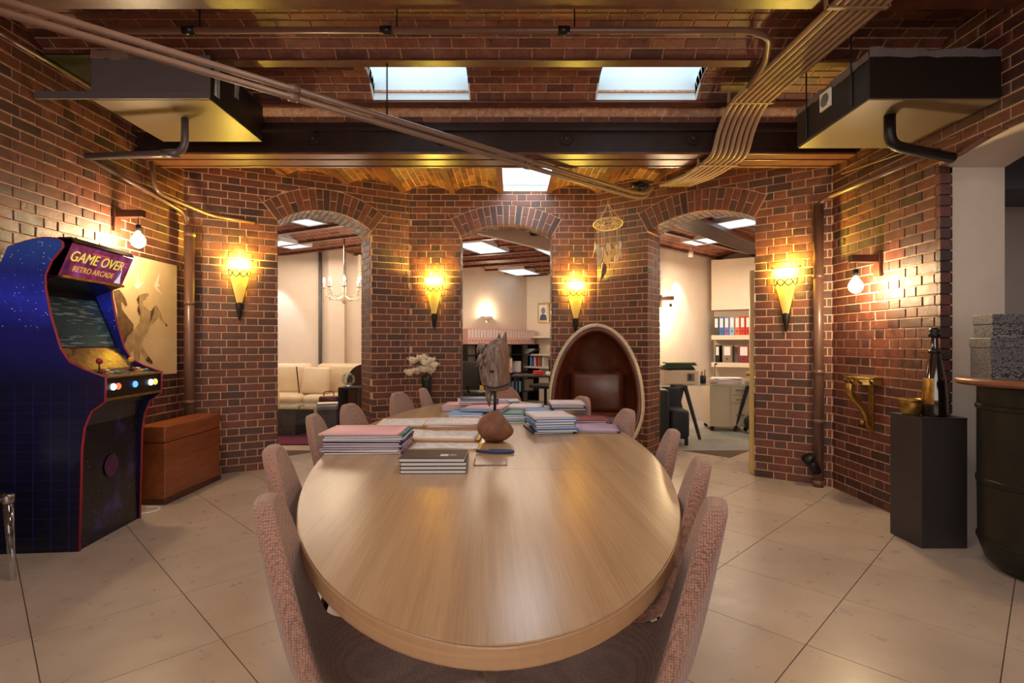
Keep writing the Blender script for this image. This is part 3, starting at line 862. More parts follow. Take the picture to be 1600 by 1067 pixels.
far_ceiling(0.0, 9.6, 9.0, 8.06, math.radians(-24), 'far_brick', 'brick vaulted ceiling of the middle office', 'ceiling_office',
            [(-1.64, 6.50), (1.40, 6.50), (1.60, 11.65), (0.35, 12.62), (-1.95, 9.95)], 2.88)
far_ceiling(3.6, 7.5, 7.6, 8.06, math.radians(42), 'far_brick', 'brick vaulted ceiling of the study', 'ceiling_study',
            [(1.42, 6.36), (3.06, 5.13), (5.6, 5.30), (5.6, 8.65), (3.69, 9.82), (1.57, 7.80)], 2.84)
struct(MB().box(-7, 7, 5.0, 14, 3.3, 3.34).obj('ceiling_back_deck', 'dark_mortar'), 'roof deck above the back rooms')
def roof_light(px, py, wx, wy, rot, z=2.872):
    h = z - EYE; Y = h * FPX / (HOR - py); X = (px - 800) / FPX * Y
    o = MB().box(-wx / 2 - .02, wx / 2 + .02, -wy / 2 - .02, -wy / 2, -.01, .05).box(-wx / 2 - .02, wx / 2 + .02, wy / 2, wy / 2 + .02, -.01, .05)
    o.box(-wx / 2 - .02, -wx / 2, -wy / 2, wy / 2, -.01, .05).box(wx / 2, wx / 2 + .02, -wy / 2, wy / 2, -.01, .05)
    o = struct(o.obj('window_%d' % skylight_well.n, 'skylight_white'), 'small skylight in a back room ceiling'); skylight_well.n += 1
    o.location = (X, Y, z); o.rotation_euler = (0, 0, rot)
    MB().box(-wx / 2, wx / 2, -wy / 2, wy / 2, .0, .008).obj('pane', 'sky_pane_back', o)
roof_light(448, 382, .42, .55, math.radians(-28), 2.85)
roof_light(473, 345, .30, .45, math.radians(-28), 2.85)
roof_light(752, 387, .50, .95, math.radians(-24), 2.865)
roof_light(812, 425, .55, .9, math.radians(-24), 2.865)
roof_light(868, 393, .4, .8, math.radians(-24), 2.865)
roof_light(1104, 376, .40, .55, math.radians(42), 2.83)
roof_light(1158, 348, .42, .5, math.radians(42), 2.83)
# gilt-lit edge of the open door in the study arch
dr = struct(MB().box(-.02, .02, 0, .62, 0, 2.05).obj('door_1', 'gold_edge', bevel=.003), 'pale door standing open in the study arch')
pj = P(1172, 720, 5.36); dr.location = (pj.x + .048, 5.42, 0); dr.rotation_euler = (0, 0, math.radians(-23))
MB().lathe([(0, -.02), (.02, -.02), (.022, .02), (0, .02)], 12).obj('door_knob', 'brass', dr, loc=(-.035, .09, 1.0), rot=(0, PI / 2, 0))
bh = struct(MB().box(0, 3.2, 0, .06, 2.72, 2.96).obj('trim_10', 'plaster'), 'cream bulkhead under the office ceiling')
bh.location = (-.62, 6.62, 0); bh.rotation_euler = (0, 0, math.radians(52))

# ================================================================== BIG THINGS
# ------------------------------------------------------------------ table: long oval, two leaves
TZ = 0.75
TC = Vector((-0.14, 3.2, 0)); TA, TB = 2.2, 0.855; TROT = math.radians(3.0)
def oval(n=120, grow=0.0):
    pts = []
    for i in range(n):
        a = 2 * PI * i / n; c, s = math.cos(a), math.sin(a)
        x = (TB + grow) * math.copysign(abs(c) ** 1.053, c); y = (TA + grow) * math.copysign(abs(s) ** 1.053, s)
        pts.append((x, y))
    return pts
table = thing('conference_table', 'long oval oak conference table covered in paper folders', 'table', (TC.x, TC.y, 0), TROT)
# seam across the table (a little out of square with it)
sl = math.radians(-8.5); sx, sy = -math.sin(sl), math.cos(sl); sd = sx * 0.0 + sy * (-0.78)
for sgn in (1, -1):
    half = clip([(p[0], p[1]) for p in oval()], sgn * sx, sgn * sy, sgn * sd - .0012)
    MB().prism(half, 'z', TZ - .004, TZ).obj('table_leaf', 'oak', table)
    half2 = clip([(p[0], p[1]) for p in oval(grow=.004)], sgn * sx, sgn * sy, sgn * sd - .0008)
    MB().prism(half2, 'z', TZ - .05, TZ - .0045).obj('table_edge', 'oak_edge', table, bevel=.004)
for y in (-1.75, -0.55, 0.65, 1.75):
    lg = MB().lathe([(.028, 0), (.028, TZ - .05)], 16).obj('leg', 'black_metal', table, smooth=True, loc=(0.05, y, 0))
    MB().lathe([(.16, 0), (.17, .008), (.03, .03)], 24).obj('foot_plate', 'black_metal', lg, smooth=True)

# ------------------------------------------------------------------ dining chairs
def chair_proto():
    t = thing('dining_chair', '', 'chair')
    # centre line of the shell in the side plane (x forward, z up), its half width and how far the edges curl
    cl = [(0.225, .412, .150, .00), (0.185, .432, .195, .010), (0.08, .428, .226, .020), (-0.04, .418, .232, .030), (-0.15, .425, .222, .040),
          (-0.222, .475, .205, .042), (-0.250, .56, .198, .040), (-0.272, .66, .190, .035), (-0.293, .76, .172, .028), (-0.310, .85, .138, .018), (-0.319, .90, .090, .008), (-0.322, .922, .042, .0)]
    nu = 10; pts = []; b = MB()
    def section(k, off):
        x, z, hw, curl = cl[k]
        x0, z0 = cl[max(k - 1, 0)][:2]; x1, z1 = cl[min(k + 1, len(cl) - 1)][:2]
        tx, tz = x1 - x0, z1 - z0; l = math.hypot(tx, tz); nx, nz = tz / l, -tx / l      # normal towards the sitter
        if nz < 0 and k < 3: nx, nz = -nx, -nz
        row = []
        for i in range(nu + 1):
            u = -1 + 2 * i / nu
            c = curl * u * u * 1.1
            row.append((x + nx * (c + off), u * hw, z + nz * (c + off)))
        return row
    rows_f = [section(k, .024) for k in range(len(cl))]; rows_b = [section(k, -.024) for k in range(len(cl))]
    K = len(cl)
    idx = lambda side, k, i: side * K * (nu + 1) + k * (nu + 1) + i
    for rws in (rows_f, rows_b):
        for r in rws: b.v += r
    for k in range(K - 1):
        for i in range(nu):
            b.f.append((idx(0, k, i), idx(0, k, i + 1), idx(0, k + 1, i + 1), idx(0, k + 1, i)))
            b.f.append((idx(1, k, i), idx(1, k + 1, i), idx(1, k + 1, i + 1), idx(1, k, i + 1)))
        for i in (0, nu):
            q = (idx(0, k, i), idx(0, k + 1, i), idx(1, k + 1, i), idx(1, k, i))
            b.f.append(q if i == 0 else q[::-1])
    for k in (0, K - 1):
        for i in range(nu):
            q = (idx(0, k, i), idx(1, k, i), idx(1, k, i + 1), idx(0, k, i + 1))
            b.f.append(q if k == 0 else q[::-1])
    b.obj('seat_shell', 'tweed', t, smooth=True, subsurf=2)
    MB().box(-.12, .12, -.10, .10, .375, .392).obj('mounting_plate', 'black_metal', t)
    for sx in (1, -1):
        for sy in (1, -1):
            MB().tube([(sx * .10, sy * .09, .385), (sx * .22, sy * .20, 0)], [.013, .009], 10).obj('leg', 'black_metal', t, smooth=True)
    return t
chair0 = chair_proto()
# (tip of the back: pixel column and row, side)  -> tip at height 0.90
BACKTIP = 0.925
spots = []
for (px, py, side, order, face) in [
        (412, 762, 'arcade', 'first', None), (423, 687, 'arcade', 'second', None), (483, 642, 'arcade', 'third', None), (541, 626, 'arcade', 'fourth', None), (619, 609, 'arcade', 'fifth', None), (657, 603, 'arcade', 'sixth', None),
        (790, 601, 'end', '', None),
        (1122, 768, 'plinth', 'first', None), (1100, 705, 'plinth', 'second', None), (1059, 665, 'plinth', 'third', None), (986, 634, 'plinth', 'fourth', None), (914, 615, 'plinth', 'fifth', None)]:
    tip = BACKTIP if order in ('first', 'second') else 0.88
    Y = (EYE - tip - .02) * FPX / (py - HOR); X = (px - 800) / FPX * Y
    spots.append((X, Y, side, order))
def oval_normal(X, Y):
    ca, sa = math.cos(-TROT), math.sin(-TROT); dx, dy = X - TC.x, Y - TC.y
    lx, ly = ca * dx - sa * dy, sa * dx + ca * dy
    nx, ny = lx / TB ** 2, ly / TA ** 2
    ca, sa = math.cos(TROT), math.sin(TROT)
    return math.atan2(sa * nx + ca * ny, ca * nx - sa * ny)
FACING = {('arcade', 'first'): 19, ('arcade', 'second'): 14, ('plinth', 'first'): 160, ('plinth', 'second'): 165, ('plinth', 'third'): 172, ('arcade', 'third'): 4,
          ('arcade', 'fourth'): -14, ('arcade', 'fifth'): -26, ('arcade', 'sixth'): -4, ('end', ''): -90, ('plinth', 'fourth'): 190, ('plinth', 'fifth'): 205}
for i, (X, Y, side, order) in enumerate(spots):
    c = chair0 if i == 0 else copy_tree(chair0)
    a = math.radians(FACING[(side, order)])
    c.location = (X + math.cos(a) * .32, Y + math.sin(a) * .32, 0); c.rotation_euler = (0, 0, a)
    if order not in ('first', 'second'): c.scale = (.955, .955, .955)
    c['label'] = {'arcade': 'mauve tweed dining chair on the arcade machine side, %s from the bare table end' % order,
                  'plinth': 'mauve tweed dining chair on the black plinth side, %s from the bare table end' % order,
                  'end': 'mauve tweed dining chair at the far head of the table, facing the sculpture'}[side]
    c['group'] = 'dining chairs around the conference table'

# ------------------------------------------------------------------ arcade cabinet
# side profile in (depth d from the front foot towards the wall = 0..0.46 ; here f = forward offset), heights in metres
AY0, AY1 = 3.386, 4.05
arc_t = thing('arcade_machine', 'upright arcade machine with blue starry sides and red edging', 'arcade machine', (-2.735, AY0, 0), math.radians(5.5))
def aprof(px, py):                              # pixel on the near side panel -> (f, z) ; f = metres in front of the front foot
    Yp = AY0; X = (px - 800) / FPX * Yp; z = EYE + (HOR - py) / FPX * Yp
    return (X + 2.735, z)
AW = AY1 - AY0
out_px = [(122, 862), (126, 700), (130, 668), (140, 643), (160, 628), (161, 590), (130, 578), (108, 566), (95, 545), (88, 520), (80, 490), (73, 450), (73, 430), (82, 408), (99, 385), (98, 378), (88, 373), (70, 372), (45, 378), (20, 388), (0, 398), (-30, 412), (-60, 425)]
prof_a = [aprof(*p) for p in out_px]
FB = -0.47                                       # back of the cabinet
prof_a = [(max(f, FB), z) for f, z in prof_a if f > FB] + [(FB, 1.76), (FB, 0.0)]
t = NT('arcade_side'); co = t.coords('Object'); sp = t.add('ShaderNodeSeparateXYZ'); t.link(co, sp.inputs[0])
zz = sp.outputs[2]
base = t.ramp(t.math('MULTIPLY', zz, 0.5), [(0.0, rgb(4, 6, 22)), (0.52, rgb(10, 14, 58)), (0.70, rgb(24, 32, 130)), (0.80, rgb(50, 64, 225)), (0.88, rgb(38, 52, 160)), (0.97, rgb(50, 92, 190))])
neb = t.noise(co, 5.0, 5, 0.6)
base = t.mix(0.55, base, t.ramp(neb, [(0.3, (0.35, 0.35, 0.5, 1)), (0.7, (1.3, 1.3, 1.4, 1))]), 'MULTIPLY')
vo = t.add('ShaderNodeTexVoronoi'); vo.inputs['Scale'].default_value = 42.0; t.link(co, vo.inputs['Vector'])
star = t.ramp(vo.outputs['Distance'], [(0.09, (1, 1, 1, 1)), (0.19, (0, 0, 0, 1))])
dens = t.ramp(t.noise(co, 3.2, 2), [(0.40, (0, 0, 0, 1)), (0.55, (1, 1, 1, 1))])
hi = t.ramp(zz, [(1.30 / 2.2, (0, 0, 0, 1)), (1.45 / 2.2, (1, 1, 1, 1))]) if False else t.math('GREATER_THAN', zz, 1.40)
st = t.math('MULTIPLY', t.math('MULTIPLY', star, dens), hi)
# faint neon grid on the lower part
wv = t.add('ShaderNodeTexWave', wave_type='BANDS', bands_direction='Z'); wv.inputs['Scale'].default_value = 5.2; t.link(co, wv.inputs['Vector'])
wx = t.add('ShaderNodeTexWave', wave_type='BANDS', bands_direction='X'); wx.inputs['Scale'].default_value = 3.0; t.link(co, wx.inputs['Vector'])
gl = t.math('MAXIMUM', t.ramp(wv.outputs['Fac'], [(0.985, (0, 0, 0, 1)), (0.998, (1, 1, 1, 1))]), t.ramp(wx.outputs['Fac'], [(0.985, (0, 0, 0, 1)), (0.998, (1, 1, 1, 1))]))
gl = t.math('MULTIPLY', gl, t.math('LESS_THAN', zz, 1.05))
c = t.mix(st, base, (0.75, 0.82, 1.0, 1)); c = t.mix(t.math('MULTIPLY', gl, 0.5), c, rgb(28, 40, 120))
t.link(c, t.b.inputs['Base Color']); t.val('Roughness', 0.28); M['arcade_side'] = t.m
t = NT('arcade_front'); co = t.coords('Object'); n1 = t.noise(co, 4.0, 5, 0.6)
c = t.ramp(n1, [(0.42, rgb(8, 7, 14)), (0.58, rgb(20, 16, 46)), (0.72, rgb(66, 46, 120))])
vo = t.add('ShaderNodeTexVoronoi'); vo.inputs['Scale'].default_value = 26.0; t.link(co, vo.inputs['Vector'])
c = t.mix(t.ramp(vo.outputs['Distance'], [(0.05, (1, 1, 1, 1)), (0.12, (0, 0, 0, 1))]), c, rgb(150, 150, 210))
t.link(c, t.b.inputs['Base Color']); t.val('Roughness', 0.3); M['arcade_front'] = t.m
plain('arcade_red', rgb(150, 28, 46), 0.35); plain('arcade_black', rgb(12, 12, 18), 0.3)
t = NT('arcade_screen'); co = t.coords('Object')
n1 = t.noise(t.mapping(co, (3, 6, 60)), 1.0, 3); n2 = t.noise(co, 3.0, 2)
c = t.mix(0.6, t.ramp(n2, [(0.35, rgb(38, 48, 50)), (0.65, rgb(52, 92, 100))]), t.ramp(n1, [(0.55, rgb(40, 58, 64)), (0.62, rgb(140, 158, 160))]))
t.link(c, t.b.inputs['Base Color']); t.val('Roughness', 0.12); t.link(c, t.b.inputs['Emission Color']); t.val('Emission Strength', 0.08); M['arcade_screen'] = t.m
t = NT('arcade_collage'); co = t.coords('Object')
v = t.add('ShaderNodeTexVoronoi'); v.inputs['Scale'].default_value = 34.0; t.link(co, v.inputs['Vector'])
sx_ = t.add('ShaderNodeSeparateColor'); t.link(v.outputs['Color'], sx_.inputs[0])
c = t.ramp(sx_.outputs[0], [(0.0, rgb(40, 40, 30)), (0.3, rgb(120, 96, 44)), (0.55, rgb(76, 90, 60)), (0.75, rgb(150, 110, 90)), (1.0, rgb(60, 60, 90))])
c = t.mix(0.5, c, t.ramp(t.noise(co, 50, 4), [(0.35, (0.1, 0.1, 0.1, 1)), (0.65, (1, 1, 1, 1))]), 'MULTIPLY')
t.link(c, t.b.inputs['Base Color']); t.val('Roughness', 0.2); M['arcade_collage'] = t.m
t = NT('marquee'); co = t.coords('Object'); n1 = t.noise(co, 9, 4)
c = t.ramp(n1, [(0.35, rgb(60, 22, 60)), (0.5, rgb(112, 40, 70)), (0.65, rgb(120, 62, 130))])
t.link(c, t.b.inputs['Base Color']); t.link(c, t.b.inputs['Emission Color']); t.val('Emission Strength', 0.8); t.val('Roughness', 0.3); M['marquee'] = t.m
emit('marquee_yellow', (1.0, 0.72, 0.10, 1), 0.95); emit('marquee_gold', (0.95, 0.45, 0.08, 1), 0.8); emit('marquee_white', (0.9, 0.85, 0.9, 1), 0.8); emit('marquee_red', (0.8, 0.1, 0.1, 1), 0.7)
TH = 0.02
for y0 in (0.0, AW - TH):
    MB().prism([(p[0], p[1]) for p in prof_a], 'y', y0, y0 + TH).obj('side_panel', 'arcade_side', arc_t)
    edge = [(p[0] + .0, y0 + TH / 2, p[1]) for p in prof_a[:-2]]
    MB().tube(edge, .0085, 8).obj('edge_trim', 'arcade_red', arc_t, smooth=True)
def strip(name, pts, mat, th=.01, y0=TH, y1=AW - TH):
    """panel between the side panels following profile points (f,z)"""
    b = MB()
    for i in range(len(pts) - 1):
        (a, za), (c_, zc) = pts[i], pts[i + 1]
        dx, dz = c_ - a, zc - za; l = math.hypot(dx, dz); nx, nz = -dz / l * th, dx / l * th
        b.prism([(a, za), (c_, zc), (c_ + nx, zc + nz), (a + nx, za + nz)], 'y', y0, y1)
    return b.obj(name, mat, arc_t)
strip('front_panel', [(-.006, 0.0), (-.006, .60), (.0, .78), (.03, .88), (.075, .94), (.135, .955)], 'arcade_front')
strip('control_front', [(.150, .965), (.150, 1.085)], 'arcade_black')
MB().box(.135, .158, TH, AW - TH, .945, .963).obj('control_trim', 'brass', arc_t)
MB().box(.135, .158, TH, AW - TH, 1.087, 1.098).obj('control_trim', 'brass', arc_t)
strip('control_deck', [(.150, 1.095), (-.035, 1.14)], 'arcade_collage')
strip('screen_surround', [(-.035, 1.14), (-.145, 1.28)], 'arcade_collage')
strip('screen', [(-.15, 1.29), (-.28, 1.62)], 'arcade_screen', y0=TH + .03, y1=AW - TH - .03)
strip('screen_bezel', [(-.145, 1.275), (-.30, 1.66)], 'arcade_black', th=.03)
strip('monitor_hood', [(-.30, 1.66), (-.11, 1.735)], 'arcade_black')
strip('cabinet_top', [(-.03, 1.955), (-.05, 1.985), (-.12, 1.985), (-.25, 1.93), (FB, 1.77)], 'arcade_black')
strip('cabinet_back', [(FB + .01, 0.0), (FB + .01, 1.77)], 'arcade_black')
mq = strip('marquee', [(-.118, 1.745), (-.036, 1.945)], 'marquee')
MB().box(-.13, -.10, TH, AW - TH, 1.730, 1.746).obj('marquee_lip', 'brass', arc_t)
def text_mesh(body, size, mat, parent, mtx, extrude=0.001, name='lettering', align='CENTER', shear=0.0):
    cu = bpy.data.curves.new(name, 'FONT'); cu.body = body; cu.size = size; cu.extrude = extrude; cu.align_x = align; cu.align_y = 'CENTER'; cu.shear = shear
    ob = bpy.data.objects.new(name, cu); COL.objects.link(ob)
    dg = bpy.context.evaluated_depsgraph_get(); me = bpy.data.meshes.new_from_object(ob.evaluated_get(dg))
    bpy.data.objects.remove(ob); me.materials.clear(); me.materials.append(M[mat])
    o = bpy.data.objects.new(name, me); COL.objects.link(o)
    if parent: o.parent = parent
    o.matrix_local = mtx; return o
# frame of the marquee face: text x runs along +y of the cabinet, up along the face
fx, fz = (-.036 + .118), (1.945 - 1.745); fl_ = math.hypot(fx, fz); upv = Vector((fx / fl_, 0, fz / fl_)); rt = Vector((0, 1, 0)); nv = rt.cross(upv)
def face_m(v, u):                                # v across (m from near panel), u up the face
    o_ = Vector((-.118, 0, 1.745)) + upv * u + rt * v + nv * .004
    return Matrix(((rt.x, upv.x, nv.x, o_.x), (rt.y, upv.y, nv.y, o_.y), (rt.z, upv.z, nv.z, o_.z), (0, 0, 0, 1)))
text_mesh('GAME OVER', .098, 'marquee_yellow', mq, face_m(.30, .135), shear=.15)
text_mesh('RETRO ARCADE', .056, 'marquee_gold', mq, face_m(.30, .055))
b = MB(); b.poly([(-.035, -.05, 0), (.035, -.05, 0), (.012, .0, 0), (0, .05, 0), (-.012, .0, 0)]); b.xf(face_m(.57, .06)); b.obj('rocket_print', 'marquee_white', mq)
for (v, u, wd) in ((.57, .165, .05), (.585, .14, .03), (.30, .18, .18)):
    b = MB().box(-wd / 2, wd / 2, -.006, .006, 0, .001); b.xf(face_m(v, u)); b.obj('marquee_dash', 'marquee_red', mq)
# control panel: buttons on the front edge, joysticks and buttons on the deck
for v, m_ in ((.075, 'led_white'), (.125, 'led_red'), (.31, 'led_blue'), (.50, 'led_white'), (.555, 'led_amber')):
    MB().lathe([(.022, 0), (.022, .008), (.016, .014), (0, .014)], 14).xf(Matrix.Rotation(PI / 2, 4, 'Y')).obj('start_button', m_, arc_t, smooth=True, loc=(.150, TH + v, 1.03))
for v, m_ in ((.12, 'arcade_red'), (.46, 'c_yellow')):
    j = MB().lathe([(.022, 0), (.022, .004), (.006, .006), (.005, .06), (0, .06)], 14).obj('joystick', 'black_metal', arc_t, loc=(.04, TH + v, 1.123))
    MB().ball((0, 0, .072), .02, 14, 8).obj('ball_top', m_, j, smooth=True)
    for k in range(6):
        MB().lathe([(.014, 0), (.014, .006), (.010, .011), (0, .011)], 10).obj('button', ['c_red', 'c_yellow', 'white', 'c_blue', 'black', 'c_green'][k], arc_t, smooth=True,
                                                                            loc=(.03 + .045 * (k % 2), TH + v + .06 + .035 * (k // 2), 1.126 - .011 * (k % 2)), rot=(0, math.radians(14), 0))
# planet print on the kick panel
pl = MB(); pl.poly([(0.001, .33 + .075 * math.cos(2 * PI * i / 28), .47 + .075 * math.sin(2 * PI * i / 28)) for i in range(28)])
plain('planet_print', rgb(70, 30, 74), 0.4, var=0.6, scale=60); pl.obj('planet_print', 'planet_print', arc_t)

# ------------------------------------------------------------------ wooden chest
ch = thing('wooden_chest', 'reddish brown wooden chest beside the arcade machine', 'chest', (-2.82, 4.37, 0), 0)
MB().box(-.230, 0, 0, .82, .02, .50).obj('body', 'chest_wood', ch, bevel=.006)
MB().box(-.235, .005, -.005, .825, .505, .64).obj('lid', 'chest_wood', ch, bevel=.012)
MB().box(-.236, .008, -.008, .828, 0, .05).obj('skirting', 'dark_wood', ch, bevel=.004)

# ------------------------------------------------------------------ egg chair
eg = thing('egg_chair', 'egg-shaped armchair with brown leather inside and pale shell', 'chair', (0.855, 5.50, 0), math.radians(-13))
EH, EW, ED = 1.40, 0.475, 0.42                     # height, half width, depth behind the opening
Z_B, Z_T = 0.16, 1.50
def egg_r(t):                                    # half width along the height, t 0 bottom .. 1 top
    if t <= 0 or t >= 1: return 0.0
    tm = 0.40
    return EW * (math.sqrt(1 - ((tm - t) / tm) ** 2) if t < tm else (1 - ((t - tm) / (1 - tm)) ** 2) ** 0.52)
def egg_surface(scale, zsq, mat, name, thick):
    b = MB(); nv, nu = 30, 24
    for i in range(nv + 1):
        t_ = 0.5 - 0.5 * math.cos(PI * i / nv); r = egg_r(t_) * scale; z = Z_B + (Z_T - Z_B) * (0.5 + (t_ - .5) * zsq)
        lean = -0.10 + 0.20 * t_                  # the opening leans back
        for j in range(nu + 1):
            a = PI * j / nu                       # from right rim round the back to left rim
            b.v.append((r * math.cos(a), lean + r / EW * ED * math.sin(a) * 1.0, z))
    for i in range(nv):
        for j in range(nu):
            a = i * (nu + 1) + j; b.f.append((a, a + 1, a + nu + 2, a + nu + 1))
    return b.obj(name, mat, eg, smooth=True, solid=thick)
egg_surface(1.0, 1.0, 'egg_shell', 'shell', .03)
egg_surface(0.945, 0.955, 'brown_leather', 'lining', .03)
tk = lambda i: 0.5 - 0.5 * math.cos(PI * i / 40)
rim = [(egg_r(tk(i)) * .985 * s, -0.10 + 0.20 * tk(i) - .008, Z_B + (Z_T - Z_B) * tk(i)) for s, rng in ((1, range(0, 41)), (-1, range(40, -1, -1))) for i in rng]
MB().tube(rim, .022, 10).obj('rim', 'egg_shell', eg, smooth=True)
rim2 = [(egg_r(tk(i)) * .925 * s, -0.095 + 0.20 * tk(i) - .004, Z_B + .04 + (Z_T - Z_B - .08) * tk(i)) for s, rng in ((1, range(1, 40)), (-1, range(39, 0, -1))) for i in rng]
MB().tube(rim2, .03, 10).obj('padded_edge', 'brown_leather', eg, smooth=True)
MB().box(-.36, .36, -.12, .26, .44, .60).obj('seat_cushion', 'brown_leather', eg, bevel=.05, smooth=True)
MB().box(-.28, .28, .12, .27, .58, 1.02).obj('back_cushion', 'brown_leather', eg, bevel=.06, smooth=True)
MB().lathe([(.26, 0), (.27, .012), (.05, .03), (.035, .06), (.035, .22), (0, .22)], 28).obj('base', 'steel', eg, smooth=True)

# ------------------------------------------------------------------ black plinth, oil drum, things on them
plinth = thing('plinth', 'tall black square plinth standing against the brick wall', 'plinth', (2.765, 3.58, 0))
MB().box(-.148, .148, -.142, .142, 0, .825).obj('body', 'plinth', plinth, bevel=.003)
MB().box(-.15, .15, -.144, .144, .825, .835).obj('top_plate', 'plinth', plinth, bevel=.002)
dm = thing('drum', 'dark green steel drum with a round wooden top', 'drum', (3.02, 3.03, 0))
MB().lathe([(0, .03), (.21, .0), (.27, .06), (.302, .16), (.304, .17), (.310, .175), (.310, .19), (.302, .195), (.306, .5), (.312, .505), (.312, .53), (.306, .535), (.306, .93), (.314, .935), (.314, .955), (.306, .96), (.306, 1.07), (0, 1.07)], 48).obj('body', 'drum', dm, auto=0.5)
MB().lathe([(0, 1.072), (.395, 1.072), (.41, 1.085), (.41, 1.10), (.40, 1.108), (0, 1.108)], 48).obj('wooden_top', 'drum_wood', dm, auto=0.5)
t = NT('damask'); co = t.coords('Object'); v = t.add('ShaderNodeTexVoronoi', feature='SMOOTH_F1'); v.inputs['Scale'].default_value = 75; t.link(co, v.inputs['Vector'])
wv = t.add('ShaderNodeTexWave', wave_type='RINGS'); wv.inputs['Scale'].default_value = 55; wv.inputs['Distortion'].default_value = 9; wv.inputs['Detail'].default_value = 3; t.link(co, wv.inputs['Vector'])
c = t.ramp(t.math('MULTIPLY', wv.outputs['Fac'], v.outputs['Distance']), [(0.12, rgb(36, 36, 44)), (0.32, rgb(126, 124, 132))])
t.link(c, t.b.inputs['Base Color']); t.val('Roughness', 0.5); M['damask'] = t.m
def gift_box(loc, w_, d_, h_, rz, label):
    g_ = thing('gift_box', label, 'box', loc, rz, 'patterned boxes on the drum')
    MB().box(-w_ / 2, w_ / 2, -d_ / 2, d_ / 2, 0, h_ - .02).obj('body', 'damask', g_, bevel=.002)
    MB().box(-w_ / 2 - .004, w_ / 2 + .004, -d_ / 2 - .004, d_ / 2 + .004, h_ - .055, h_).obj('lid', 'damask', g_, bevel=.002)
gift_box((2.835, 3.12, 1.108), .20, .20, .235, math.radians(-14), 'black and silver patterned box carrying a smaller one, on the drum')
gift_box((2.835, 3.13, 1.343), .165, .165, .135, math.radians(-10), 'small black and silver patterned box on top of a larger one')
gift_box((3.14, 2.94, 1.108), .24, .24, .38, math.radians(-18), 'tall black and silver patterned box standing alone on the drum')
bt = thing('bottle', 'tall dark glass bottle with a black stopper on the plinth', 'bottle', (2.775, 3.53, .835))
MB().lathe([(0, 0), (.068, 0), (.072, .01), (.070, .12), (.060, .24), (.040, .36), (.024, .44), (.019, .50), (.021, .52), (0, .52)], 28).obj('glass_body', 'bottle', bt, auto=0.7)
MB().lathe([(.022, .515), (.034, .522), (.036, .54), (.028, .548), (.032, .56), (.026, .578), (0, .582)], 20).obj('stopper', 'black_metal', bt, smooth=True)
MB().lathe([(.029, .41), (.036, .414), (.036, .43), (.028, .436)], 20).obj('collar', 'black_metal', bt, smooth=True)
MB().lathe([(.071, .08), (.0725, .09), (.0625, .24), (.060, .25)], 28, a0=2.6, a1=4.0).obj('gold_label', 'brass', bt, smooth=True)
bw = thing('brass_bowl', 'small round brass bowl with lid rim on the plinth', 'bowl', (2.672, 3.60, .835))
MB().lathe([(0, 0), (.048, 0), (.05, .008), (.062, .03), (.070, .075), (.070, .095), (.078, .10), (.078, .108), (.064, .108), (.060, .07), (.045, .02), (0, .015)], 28).obj('bowl', 'brass', bw, smooth=True)
jg = thing('black_jug', 'small black jug half hidden behind the bottle on the plinth', 'jug', (2.86, 3.60, .835))
MB().lathe([(0, 0), (.035, 0), (.042, .03), (.036, .08), (.026, .105), (.03, .115), (0, .112)], 20).obj('body', 'black', jg, smooth=True)
MB().tube(smooth_path([(.03, 0, .095), (.065, 0, .085), (.07, 0, .05), (.038, 0, .02)]), .006, 8).obj('handle', 'black', jg, smooth=True)

# ------------------------------------------------------------------ clear chair by the arcade machine
gc = thing('acrylic_chair', 'clear acrylic chair with chrome corner fittings beside the arcade machine', 'chair', (-2.955, 2.77, 0), math.radians(3))
for sx, sy in ((1, 1), (1, -1), (-1, 1), (-1, -1)):
    lg = MB().tube([(sx * .185, sy * .185, .44), (sx * .20, sy * .20, 0)], [.024, .015], 10).obj('leg', 'acrylic', gc, smooth=True)
    MB().lathe([(.026, .43), (.030, .44), (.030, .475), (.02, .485), (0, .485)], 14).obj('corner_fitting', 'steel', lg, smooth=True, loc=(sx * .185, sy * .185, 0))
MB().box(-.21, .21, -.21, .21, .455, .48).obj('seat', 'acrylic', gc, bevel=.01)
MB().box(-.21, -.185, -.20, .20, .48, .86).obj('backrest', 'acrylic', gc, bevel=.01)

